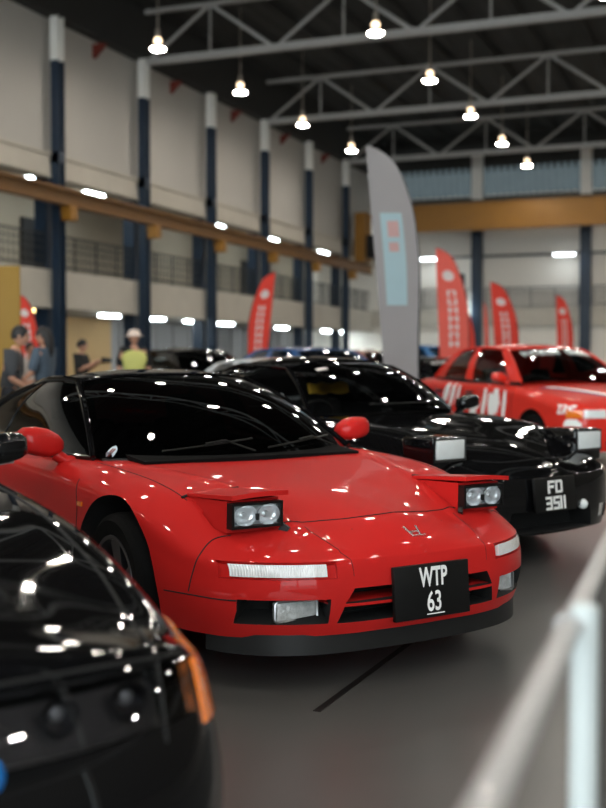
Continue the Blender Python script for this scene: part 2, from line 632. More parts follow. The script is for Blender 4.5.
def greenhouse(root, g, glass_mat, pillar_mat, roof_mat, trim_mat=None):
    """windscreen, side windows, pillars, roof and rear window between given edge curves"""
    tr = trim_mat or pillar_mat
    cowl, head = whole(g['cowl']), whole(g['header'])
    belt, edge = g['belt'], g['edge']
    rh, rb = whole(g['rear_header']), whole(g['rear_base'])
    pa0, pa1 = g['cowl'][-1], g['header'][-1]
    pm = tuple((a + b) / 2 + c for a, b, c in zip(pa0, pa1, (g.get('abow', .02), .008, .022)))
    ap = [pa0, pm, pa1]
    pc0, pc1 = g['rear_base'][-1], g['rear_header'][-1]
    pq = tuple((a + b) / 2 + c for a, b, c in zip(pc0, pc1, (-.02, .01, .02)))
    cp = [pc0, pq, pc1]
    ws = coons(cowl, head, flip(ap), ap, 40, 16, g.get('wbulge', .03), (.5, 0, .85))
    o = MB().grid(ws).build('windscreen', glass_mat, root, sharp=60)
    ro = coons(head, rh, flip(edge), edge, 24, 20, g.get('rbulge', .03), (0, 0, 1))
    under = ro.copy()
    under[:, :, 2] -= .03
    MB().slab(ro, under).build('roof', roof_mat, root, sharp=50)
    rw = coons(rh, rb, flip(cp[::-1]), cp[::-1], 24, 14, .02, (-.5, 0, .85))
    MB().grid(rw).build('rear_window', g.get('back', glass_mat), root, sharp=60)
    for sg in (1, -1):
        F = (lambda P: P) if sg > 0 else flip
        sp = coons(F(belt), F(edge), F(ap), F(cp), 60, 14, .02, (0, sg, 0))
        for (u0, u1, kind) in g['sides']:
            a, b = int(round(u0 * 59)), int(round(u1 * 59))
            part = sp[a:b + 1]
            if kind == 'window':
                MB().grid(part).build('side_window', g.get('back', glass_mat), root, sharp=60)
            else:
                q = part.copy()
                q[:, :, 1] -= sg * .035
                part = part.copy()
                part[:, :, 1] += sg * .006
                MB().slab(part, q).build('pillar', pillar_mat, root, sharp=50)
        mb = MB()
        mb.tube([Vector(p) for p in curve(F(ap), 24)], [.015 + .004 * k / 23 for k in range(24)], 10, sx=1.0)
        mb.build('pillar', pillar_mat, root)
        mb = MB()
        mb.tube([Vector(p) for p in curve(F(edge), 24)], .02, 10)
        mb.tube([Vector(p) for p in curve(F(cp), 16)], .022, 10)
        mb.build('roof_rail', tr, root)
        mb = MB()
        mb.tube([Vector(p) for p in curve(F(belt), 30)], .010, 8)
        bl = curve(F(belt), 30)
        P = np.stack([bl + np.array((0, .007, .004)), bl + np.array((0, .007, -.08))], 1)
        mb.slab(P, P - np.array((0, .014, 0)))
        mb.build('belt_moulding', M['satin'], root)
    mb = MB()
    mb.tube([Vector(p) + Vector((0, 0, -.004)) for p in curve(head, 24)], .014, 8)
    mb.tube([Vector(p) + Vector((0, 0, -.004)) for p in curve(rh, 24)], .014, 8)
    mb.build('header_rail', tr, root)
    return ws


def cabin(root, x0, x1, w, zseat=.30, ztop=.80):
    d = MB()
    d.prism([(x0 + .30, ztop - .16), (x0 + .30, ztop - .03), (x0 - .05, ztop), (x0 - .14, ztop - .04), (x0 - .16, ztop - .20)], -w + .03, w - .03, 1)
    d.build('dashboard', M['dash'], root)
    st = MB()
    sw = Matrix.Translation((x0 - .32, -.36, ztop - .07)) @ Matrix.Rotation(math.radians(-65), 4, 'Y')
    st.tube([sw @ Vector((.17 * math.cos(a), .17 * math.sin(a), 0)) for a in np.linspace(0, 2 * PI, 25)], .014, 8)
    for a in (0, 2.1, 4.2):
        st.bar(sw @ Vector((0, 0, 0)), sw @ Vector((.17 * math.cos(a), .17 * math.sin(a), 0)), .03, .012)
    st.bar(sw @ Vector((0, 0, 0)), (x0 - .12, -.36, ztop - .16), .05)
    st.build('steering_wheel', M['plastic'], root)
    for sg in (1, -1):
        s = MB()
        s.box((x0 - .72, .36 * sg, zseat + .08), (.50, .48, .16), bev=.04)
        R = Matrix.Translation((x0 - .98, .36 * sg, zseat + .12)) @ Matrix.Rotation(math.radians(-20), 4, 'Y')
        s.box((0, 0, .27), (.14, .46, .56), R, bev=.05)
        s.box((0, 0, .60), (.10, .26, .18), R, bev=.04)
        s.build('seat', M['seat'], root)


def wing_mirror(root, x, y, z, w, h, d, m, stalk=(.0, -.1, -.05), name='wing_mirror'):
    """shell lofted outwards from the door; y>0 or <0"""
    sg = 1 if y > 0 else -1
    rows = []
    n = 20
    prof = [(-.5, .30, .42), (-.38, .62, .66), (-.15, .92, .9), (.12, 1.0, 1.0), (.34, .93, .9), (.46, .70, .66), (.5, .34, .36)]
    for t, hh, dd in prof:
        ring = []
        for k in range(n):
            a = 2 * PI * k / n
            ca, sa = math.cos(a), math.sin(a)
            e = .62
            ring.append((x + d / 2 * dd * math.copysign(abs(ca) ** e, ca), y + sg * t * w, z + h / 2 * hh * math.copysign(abs(sa) ** e, sa) * (1.0 if sa > 0 else 1.0 - .45 * (t + .5)) + (h * .10 * (t + .5))))
        rows.append(ring)
    mb = MB()
    vs = [p for r in rows for p in r]
    fs = [(i * n + j, i * n + (j + 1) % n, (i + 1) * n + (j + 1) % n, (i + 1) * n + j) for i in range(len(rows) - 1) for j in range(n)]
    fs += [tuple(range(n)), tuple(range((len(rows) - 1) * n, len(rows) * n))]
    mb.add(vs, fs)
    p0 = Vector((x, y - sg * w * .36, z - h * .28))
    p1 = Vector((x + stalk[0], y + sg * stalk[1], z + stalk[2]))
    mb.tube([p0, p0.lerp(p1, .5) + Vector((0, 0, -.012)), p1], [h * .20, h * .17, h * .24], 12)
    o = mb.build(name, m, root, sharp=60)
    g = MB()
    g.prism([(y + sg * w * (t - .5) * .86, z + h * b) for t, b in ((0.02, -.18), (.12, -.36), (.5, -.42), (.92, -.36), (.98, 0), (.92, .34), (.5, .38), (.12, .28))], x - d / 2 - .004, x - d / 2 + .02, 0)
    g.build('mirror_glass', M['mirror'], o)
    return o


def car_root(name, label, cx, cy, yaw_deg, group=None):
    return thing(name, label, 'car', W(cx, cy, 0), math.radians(yaw_deg) + A, group)


def wells(c, xr, r, w, ra=None):
    for x, y in ((0, 1), (0, -1), (xr, 1), (xr, -1)):
        X = Matrix.Translation((x, y * (w - .30), r)) @ Matrix.Rotation(-y * PI / 2, 4, 'X')
        c.lathe([(0, 0), (ra or r + .07, 0), (ra or r + .07, .6), (0, .6)], 48, X)


def arch_lips(root, body, xr, r, ra, m):
    pass


def surface_text(body, txt, size, kind, a0, z0, m, name, root, sg=-1, sx=1.0, weight=0.0, lift=.003, mirror=1):
    vs, fs = text_mesh(txt, size, weight, sx)
    out = []
    for v in vs:
        if kind == 'side':
            p, n = body.side(a0 + mirror * v.x, z0 + v.y, sg)
        else:
            p, n = body.front(a0 + mirror * v.x, z0 + v.y)
        out.append(p + n * (lift + v.z))
    return MB().add(out, fs).build(name, m, root, smooth=False)


# ================================================================== camera
cam = bpy.data.cameras.new('camera')
co = bpy.data.objects.new('camera', cam)
COL.objects.link(co)
sc.camera = co
cam.sensor_fit = 'VERTICAL'
cam.sensor_height = 36
cam.lens = 50.0
co.location = (0, 0, H)
co.rotation_euler = (PI / 2 - math.atan((404 - 361) / 1122.0), 0, A)
cam.clip_end = 300
cam.dof.use_dof = True
cam.dof.focus_distance = 4.45
cam.dof.aperture_fstop = 2.0
cam.dof.aperture_blades = 0

vs_ = sc.view_settings
vs_.view_transform = 'Standard'
vs_.look = 'None'
vs_.gamma = 1
vs_.exposure = 0.72
vs_.use_curve_mapping = False
sc.cycles.use_denoising = True
sc.cycles.sample_clamp_indirect = 6
sc.cycles.max_bounces = 8

w = bpy.data.worlds.new('World')
sc.world = w
w.use_nodes = True
bg = w.node_tree.nodes['Background']
bg.inputs['Color'].default_value = (0.78, 0.88, 0.92, 1)
bg.inputs['Strength'].default_value = 3.2

# ================================================================== the hall
L = 22.5            # column line of the gallery wall
YF = 69.5           # far wall
XR, YN = 22.0, -22.0
M['floor'] = mat('dark_concrete_floor', rgb(84, 84, 83), 0.30, vary=0.25, scale=0.7, bump=0.05, bscale=3)
M['carpet'] = mat('grey_speckled_carpet', rgb(70, 72, 72), 0.95, vary=0.7, scale=220)
M['tape'] = mat('dark_floor_tape', (0.006, 0.006, 0.006, 1), 0.5)
M['wall'] = mat('beige_painted_wall', rgb(186, 182, 175), 0.85, vary=0.06, scale=0.35)
M['farwall'] = mat('pale_painted_wall', rgb(236, 230, 220), 0.85, vary=0.05, scale=0.35)
M['rightwall'] = mat('added_dark_wall', rgb(92, 90, 86), 0.85, vary=0.06, scale=0.35)
M['fascia'] = mat('stained_pale_concrete', rgb(190, 184, 172), 0.85, vary=0.14, scale=0.9)
M['recess'] = mat('gallery_beige_wall', rgb(170, 158, 140), 0.85, vary=0.1, scale=0.5)  # warmer, darker beige of the gallery back wall and ceiling
M['ochre'] = mat('ochre_board', rgb(192, 156, 108), 0.8, vary=0.08, scale=0.6)
M['partition'] = mat('grey_partition', rgb(150, 146, 144), 0.6, vary=0.12, scale=0.6)
M['navy'] = mat('navy_steel', rgb(18, 40, 60), 0.45, vary=0.12, scale=2)
M['colwhite'] = mat('white_steel', rgb(240, 238, 232), 0.5, vary=0.04, scale=2)
M['crane'] = mat('crane_yellow', rgb(148, 100, 20), 0.5, vary=0.12, scale=2)
M['crane_dark'] = mat('ochre_steel', rgb(112, 74, 22), 0.55, vary=0.18, scale=2)
M['steel'] = mat('grey_galvanised_steel', rgb(182, 180, 176), 0.5, metal=0.0, vary=0.1, scale=3)
M['deck'] = mat('dark_roof_deck', rgb(52, 52, 50), 0.8, vary=0.15, scale=1.5)
M['rail'] = mat('dark_grey_railing', rgb(52, 54, 54), 0.6, vary=0.1)
M['doorm'] = mat('black_door', rgb(22, 22, 24), 0.6, vary=0.1)
M['tube'] = mat('cool_lamp_tube', (0.8, 0.9, 0.9, 1), 0.5, vary=0, emit=(0.82, 0.95, 1.0, 1), estr=26.0)
M['tubefar'] = mat('pale_lamp_tube', (0.8, 0.9, 0.9, 1), 0.5, vary=0, emit=(0.86, 0.95, 1.0, 1), estr=8.0)
M['tubewarm'] = mat('warm_lamp_tube', (0.9, 0.7, 0.4, 1), 0.5, vary=0, emit=(1.0, 0.72, 0.30, 1), estr=5.0)
M['bulb'] = mat('warm_bay_lamp', (1, .9, .7, 1), 0.5, vary=0, emit=(1.0, 0.93, 0.83, 1), estr=145.0)
M['bulbglass'] = mat('warm_lamp_neck', (1, .85, .6, 1), 0.4, vary=0, emit=(1.0, 0.74, 0.48, 1), estr=2.0)
M['shade'] = mat('spun_aluminium', rgb(170, 160, 148), 0.4, metal=0.6, vary=0.05)
M['sheet'] = mat('translucent_glow_sheet', rgb(120, 136, 142), 0.5, vary=0.15, scale=2, emit=(0.30, 0.40, 0.44, 1), estr=0.11)  # emission stands in for daylight passing through the sheet
M['bracket'] = mat('red_brown_bracket', rgb(120, 40, 26), 0.6, vary=0.1)

f = MB().box(((XR - 30) / 2, (YF + YN) / 2, -.1), (XR + 30, YF - YN, .2))
struct('floor', f, M['floor'])
# carpet strip beyond the barrier
e0, e1 = Vector((.80, 3.05)), Vector((1.24, 4.75))
dr = (e1 - e0).normalized()
nr = Vector((dr.y, -dr.x))
q = [e0 - dr * 4, e1 + dr * 2.0, e1 + dr * 2.0 + nr * 2.2, e0 - dr * 4 + nr * 2.2]
mb = MB().prism([tuple(W(p.x, p.y).to_2d()) for p in q], 0.0, .008, 2)
struct('floor_2', mb, M['carpet'])
# dark strip of tape
a, b_ = Vector((.048, 3.88)), Vector((.70, 5.38))
d = (b_ - a).normalized() * .014
nn = Vector((d.y, -d.x))
mb = MB().prism([tuple(W(*(p)).to_2d()) for p in (a - nn, b_ - nn, b_ + nn, a + nn)], 0.0, .002, 2)
tag(mb.build('floor_tape', M['tape']), 'narrow dark strip of tape on the grey floor before the red coupe', 'tape')

# left wall: upper wall, fascias, floors, back wall of the gallery
mb = MB().box((-L - .55, (YF + YN) / 2, 10.75), (.3, YF - YN, 5.0))
struct('wall_left', mb, M['wall'])
mb = MB().box((-L - .45, (YF + YN) / 2, 7.98), (.5, YF - YN, .75))
mb.box((-L - .19, (YF + YN) / 2, 8.42), (.10, YF - YN, .10))
mb.box((-L - .19, (YF + YN) / 2, 7.66), (.10, YF - YN, .08))
struct('trim_1', mb, M['fascia'])
mb = MB().box((-L - .45, (YF + YN) / 2, 3.85), (.36, YF - YN, 1.15))
mb.box((-L - .38, (YF + YN) / 2, 3.20), (.30, YF - YN, .24))
struct('trim_2', mb, M['fascia'])
mb = MB().box((-L - 2.6, (YF + YN) / 2, 3.30), (4.2, YF - YN, .3))
struct('floor_3', mb, M['fascia'])
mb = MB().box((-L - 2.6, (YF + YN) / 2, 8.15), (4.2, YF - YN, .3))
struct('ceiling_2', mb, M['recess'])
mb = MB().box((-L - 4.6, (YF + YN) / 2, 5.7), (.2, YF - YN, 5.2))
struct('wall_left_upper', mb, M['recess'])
mb = MB().box((-L - 4.6, 38.0, 1.6), (.2, 12.5, 3.2))
struct('wall_left_board', mb, M['ochre'])
mb = MB().box((-L - 4.6, (44.25 + YF) / 2, 1.6), (.2, YF - 44.25, 3.2))
mb.box((-L - 4.6, (YN + 31.75) / 2, 1.6), (.2, 31.75 - YN, 3.2))
for k in range(14):
    mb.box((-L - 4.45, 45 + k * 1.7, 1.6), (.1, .12, 3.2))
struct('wall_left_lower', mb, M['partition'])
mb = MB().box((-L - .35, (YF + YN) / 2, 14.3), (.8, YF - YN, 2.3))
struct('trim_5', mb, M['deck'])
mb = MB().box((XR + .1, (YF + YN) / 2, 7.7), (.2, YF - YN, 15.4))
struct('wall_right_added', mb, M['rightwall'])  # unseen wall added dark to keep daylight out of the black paint's reflections
# far wall
mb = MB().box(((XR - 30) / 2, YF + .3, 5.8), (XR + 30, .3, 11.6))
struct('wall_far', mb, M['farwall'])
mb = MB().box(((XR - 30) / 2, YF + .3, 14.0), (XR + 30, .3, 2.0))
mb.box(((XR - 30) / 2, YF + .3, 15.2), (XR + 30, .3, .7))
struct('wall_far_top', mb, M['deck'])
mb = MB()
n = 240
xs = np.linspace(-27, XR, n)
P = np.array([[(x, YF + .12 + .05 * (k % 2), z) for z in (11.5, 13.3)] for k, x in enumerate(xs)])
Q = P.copy()
Q[:, :, 1] += .06
mb.slab(P, Q)
struct('wall_far_sheet', mb, M['sheet'], smooth=False)
mb = MB().box(((XR - 23) / 2, YF + .02, 7.75), (XR + 23, .25, .12))
mb.box(((XR - 23) / 2, YF + .02, 11.3), (XR + 23, .3, .25))
struct('trim_3', mb, M['rail'])
mb = MB().box(((XR - 23) / 2, YF - .02, 3.95), (XR + 23, .3, 1.1))
struct('trim_4', mb, M['fascia'])
# roof deck with purlins
mb = MB()
xs = np.linspace(-27, XR, 260)
P = np.array([[(x, y, 15.35 + (.06 if k % 4 < 2 else 0)) for y in (YN, YF + .3)] for k, x in enumerate(xs)])
Q = P + np.array((0, 0, .05))
mb.slab(P, Q)
for k in range(18):
    x = -22 + k * 2.2
    mb.box((x, (YF + YN) / 2, 15.18), (.12, YF - YN, .24))
struct('ceiling', mb, M['deck'], smooth=False)

# columns of the left wall, each its own object
SP = .2665 * L
Y1 = 1.487 * L
names = ['first', 'second', 'third', 'fourth', 'fifth', 'sixth']
for k in range(6):
    y = Y1 + SP * k
    mb = MB()
    for (x, yy, dx, dy) in ((0, .16, .34, .04), (0, -.16, .34, .04), (0, 0, .05, .32)):
        mb.box((x - L, y + yy, 5.82), (dx, dy, 11.64))
        mb.box((x - L, y + yy, 12.4), (dx, dy, 1.52), mi=1)
    mb.box((-L - .62, y - .02, 4.1), (.5, .36, 8.2))
    mb.box((-L - .3, y, 8.3), (.9, .36, .4))
    mb.box((-L, y, .015), (.5, .5, .03))
    o = struct('column', mb, [M['navy'], M['colwhite']], smooth=False)
    tag(o, 'navy steel column with white top on the gallery wall, %s from the left' % names[k], 'column')
for k, x in enumerate((-15.86, -9.25)):
    mb = MB()
    mb.box((x, YF - .35, 5.6), (.62, .6, 11.2))
    mb.box((x, YF - .35, 12.7), (.62, .6, 3.0), mi=1)
    o = struct('column', mb, [M['navy'], M['colwhite']], smooth=False)
    tag(o, 'thick navy column on the far wall %s' % ('behind the tall red flags', 'nearest the right edge of the photo')[k], 'column')

# railings, one per bay
def railing(name, p, q, label, grp):
    p, q = Vector(p), Vector(q)
    o = thing(name, label, 'railing', p, 0, grp)
    d = q - p
    mb = MB()
    for z in (1.25, .15):
        mb.bar(Vector((0, 0, z)), d + Vector((0, 0, z)), .06, .06)
    for z in (.45, .75, 1.0):
        mb.bar(Vector((0, 0, z)), d + Vector((0, 0, z)), .035, .035)
    mb.build('rails', M['rail'], o, smooth=False)
    mb = MB()
    m = int(d.length / .28)
    for i in range(m + 1):
        t = d * (i / m)
        mb.bar(t, t + Vector((0, 0, 1.25)), .025 if i % 5 else .06)
    mb.build('balusters', M['rail'], o, smooth=False)
    return o


for k in range(-1, 6):
    y = Y1 + SP * k
    nm = ['left of the first column', 'between the first and second columns', 'between the second and third columns', 'between the third and fourth columns',
          'between the fourth and fifth columns', 'between the fifth and sixth columns', 'beyond the sixth column'][k + 1]
    railing('gallery_railing', (-L - .45, y + .25, 4.43), (-L - .45, y + SP - .25, 4.43), 'dark gallery railing ' + nm, 'railings of the gallery')
for k, (x0, x1) in enumerate(((-22.2, -16.3), (-15.4, -9.7), (-8.8, -2.5))):
    railing('gallery_railing', (x0, YF - .05, 4.5), (x1, YF - .05, 4.5), 'dark railing on the far wall ' + ('left of the flags, before the left far column', 'between the two far columns', 'right of the right far column')[k], 'railings of the gallery')

# crane rail along the columns, with a bracket at each column
cr = thing('crane_rail', 'long ochre crane rail running along the navy columns', 'crane rail', (-L + .45, 0, 0))
mb = MB()
mb.box((0, (YF + YN) / 2 - 1, 6.62), (.30, YF - YN - 3, .05))
mb.box((0, (YF + YN) / 2 - 1, 7.10), (.36, YF - YN - 3, .06))
mb.box((0, (YF + YN) / 2 - 1, 6.86), (.06, YF - YN - 3, .48))
mb.box((0, (YF + YN) / 2 - 1, 7.17), (.08, YF - YN - 3, .10))
mb.build('beam', M['crane_dark'], cr, smooth=False)
for k in range(6):
    mb = MB().box((0, Y1 + SP * k, 6.35), (.40, .42, .52), bev=.02)
    mb.box((-.3, Y1 + SP * k, 6.5), (.4, .2, .3))
    mb.build('bracket', M['crane'], cr, smooth=False)
# crane bridge across the hall
cb = thing('bridge_crane', 'yellow overhead crane bridge spanning the hall before the far wall', 'crane', (-L + .45, 65.3, 0))
mb = MB()
mb.box((22, 0, 9.70), (38, .5, 1.45))
mb.box((22, 0, 10.46), (38, .7, .08))
mb.box((22, 0, 8.95), (38, .7, .08))
mb.build('girder', M['crane'], cb, smooth=False)
mb = MB().box((.0, 0, 8.73), (.7, 1.2, 2.99), bev=.03)
mb.build('end_carriage', M['crane'], cb, smooth=False)
mb = MB().box((1.1, -.5, 8.1), (1.2, .8, 1.4), bev=.03)
mb.box((1.1, -.5, 7.0), (.06, .06, 1.5))
mb.build('hoist', M['satin'], cb, smooth=False)

# roof trusses
def truss(y, label):
    o = thing('roof_truss', label, 'truss', (0, y, 0), 0, 'roof trusses')
    x0, x1 = -L + .2, XR - .5
    mb = MB().bar((x0, 0, 13.05), (x1, 0, 13.05), .26, .26)
    mb.build('bottom_chord', M['steel'], o, smooth=False)
    mb = MB().bar((x0 - .1, 0, 15.0), (x1, 0, 15.0), .16, .16)
    mb.build('top_chord', M['steel'], o, smooth=False)
    n = 8
    pw = (x1 - x0) / n
    for k in range(n):
        xa, xb = x0 + k * pw, x0 + (k + 1) * pw
        mb = MB().bar((xa, 0, 13.05), ((xa + xb) / 2, 0, 15.0), .11)
        mb.bar(((xa + xb) / 2, 0, 15.0), (xb, 0, 13.05), .14)
        mb.build('brace', M['steel'], o, smooth=False)
        mb = MB().bar(((xa + xb) / 2, 0, 13.05), ((xa + xb) / 2, 0, 15.0), .07)
        mb.build('strut', M['steel'], o, smooth=False)
    return o


tl = {0: 'pale steel roof truss crossing the top of the photo, standing on the second column', 2: 'pale steel roof truss standing on the fourth column', 4: 'pale steel roof truss farthest down the hall'}
for k in (-8, -6, -4, -2, 0, 2, 4):
    truss(Y1 + SP * (k + 1), tl.get(k, 'pale steel roof truss above the cars, outside the view'))

# pendant bay lamps
def lamp(label, x, y):
    o = thing('pendant_lamp', label, 'lamp', (x, y, 11.9), 0, 'pendant bay lamps')
    mb = MB().lathe([(.265, .0), (.275, .01), (.24, .06), (.15, .13), (.10, .17), (.09, .17), (.14, .12), (.23, .05), (.26, .01)], 28, closed=True)
    mb.build('lamp_shade', M['shade'], o)
    mb = MB().lathe([(0, .03), (.16, .03), (.24, .022), (.24, .006), (.21, -.018), (.12, -.032), (0, -.036)], 28)
    mb.build('bulb', M['bulb'], o)
    mb = MB().lathe([(.09, .165), (.13, .22), (.14, .30), (.10, .38), (0, .40)], 20)
    mb.build('lamp_neck', M['bulbglass'], o)
    mb = MB().lathe([(.09, .38), (.09, .66), (.03, .70), (.02, 3.3), (0, 3.3)], 16)
    mb.build('stem', M['shade'], o)
    return o


lm = None
ll = {(0, 0): 'round pendant lamp at the top left, nearest of the row along the gallery wall', (0, 1): 'pendant lamp second nearest of the row along the gallery wall', (0, 2): 'pendant lamp third nearest of the row along the gallery wall',
      (0, 3): 'pendant lamp of the gallery row just left of the tall grey flag',
      (1, 0): 'pendant lamp hanging at the top of the photo, nearest of the middle row', (1, 1): 'pendant lamp second nearest of the middle row', (1, 2): 'pendant lamp third nearest of the middle row',
      (1, 3): 'pendant lamp of the middle row under the far truss', (1, 4): 'greenish white pendant lamp farthest down the hall'}
for i, x in enumerate((-19.0, -11.5, -4.0, 3.5, 11.0, 18.5)):
    for k in range(-8, 6):  # unseen outer row and far-end lamps added to light car fronts and far wall
        y = (34.3, 35.3)[i % 2] + 6.7 * k
        if (i == 0 and k > 3) or (i == 1 and k > 4):
            continue
        lb = ll.get((i, k)) if i < 2 else None
        lb = lb or 'warm pendant bay lamp out of the view, repeated to light the hall'
        if lm is None:
            lm = lamp(lb, x, y)
        else:
            dup(lm, (x, y, 11.9), 0, lb)

# strip lights of the gallery
def strip(label, x, y, z, m, rz=0, w=.34):
    o = thing('strip_light', label, 'light', (x, y, z), rz, 'strip lights of the gallery')
    MB().box((0, 0, .04), (w, 1.3, .05)).build('housing', M['colwhite'], o, smooth=False)
    MB().box((0, 0, -.02), (w - .04, 1.2, .09), bev=.02).build('diffuser', M[m], o, smooth=False)
    return o


def wall_y(px, X):
    a = A - math.atan((px - 303) / 1122.0)
    return X / math.tan(a)


low = [(36, 'tubewarm'), (110, 'tube'), (156, 'tube'), (193, 'tube'), (226, 'tube'), (282, 'tube'), (327, 'tube'), (348, 'tube')]
lw = ['warm yellowish', 'white', 'white', 'white', 'white', 'white', 'white', 'white']
pl_ = ['left of the first column', 'right of the first column', 'just right of the second column', 'left of the third column', 'right of the third column', 'between the fourth and fifth columns', 'left of the sixth column', 'at the sixth column, farthest']
for k, (px, m) in enumerate(low):
    strip('%s strip light under the gallery %s' % (lw[k], pl_[k]), -L - 1.9, min(wall_y(px, L + 1.9), 68.3), 3.10, m)
up_ = [(40, 'left of the first column'), (95, 'between the first and second columns'), (217, 'just right of the third column'), (272, 'just right of the fourth column'), (323, 'just right of the fifth column')]
for k, (px, wd) in enumerate(up_):
    strip('white strip light on the upper gallery ceiling ' + wd, -L - 2.0, wall_y(px, L + 2.0), 7.92, 'tube')


def far_x(px, Y):
    return -Y * math.tan(A - math.atan((px - 303) / 1122.0))


for px, wd in ((563, 'between the columns of the far wall, above the railing'), (430, 'on the far wall left of the nearest red flag')):
    o = strip('white strip light ' + wd, far_x(px, YF - 1.2), YF - 1.2, 7.6, 'tubefar', PI / 2, .5)
    MB().box((.53, 0, .05), (1.06, .08, .06)).build('wall_arm', M['rail'], o, smooth=False)
o = thing('wall_lamp', 'round white lamp on the far wall beside the red flag', 'light', (far_x(462, YF - .9), YF - .9, 4.35))
MB().ball((0, 0, 0), (.32, .2, .25)).build('globe', M['tube'], o)
MB().box((0, .55, 0), (.12, 1.2, .12)).build('arm', M['rail'], o)
MB().box((0, 1.15, .0), (.4, .06, .4)).build('wall_plate', M['rail'], o)

# doors and red-brown brackets of the left wall
y = wall_y(33, L + 4.4)
mb = MB().box((-L - 4.42, y, 5.7), (.14, 1.3, 2.5))
struct('door_1', mb, M['doorm'], smooth=False)
y = wall_y(248, L + 4.4)
mb = MB().box((-L - 4.42, y, 5.7), (.14, 1.5, 2.5))
struct('door_2', mb, M['doorm'], smooth=False)
xx = far_x(452, YF)
mb = MB().box((xx, YF + .1, 5.0), (1.5, .2, 3.4))
struct('door_3', mb, M['doorm'], smooth=False)
for k in range(5):
    y = Y1 + SP * (k + .5)
    mb = MB().prism([(0, 0), (.5, 0), (.0, -.5)], -.12, .12, 1)
    o = tag(mb.build('wall_bracket', M['bracket'], smooth=False), 'small red-brown bracket under the roof %s' % ('between the first and second columns', 'between the second and third columns', 'between the third and fourth columns', 'between the fourth and fifth columns', 'between the fifth and sixth columns')[k], 'bracket', 'brackets under the eaves')
    o.location = (-L - .4, y, 13.0)
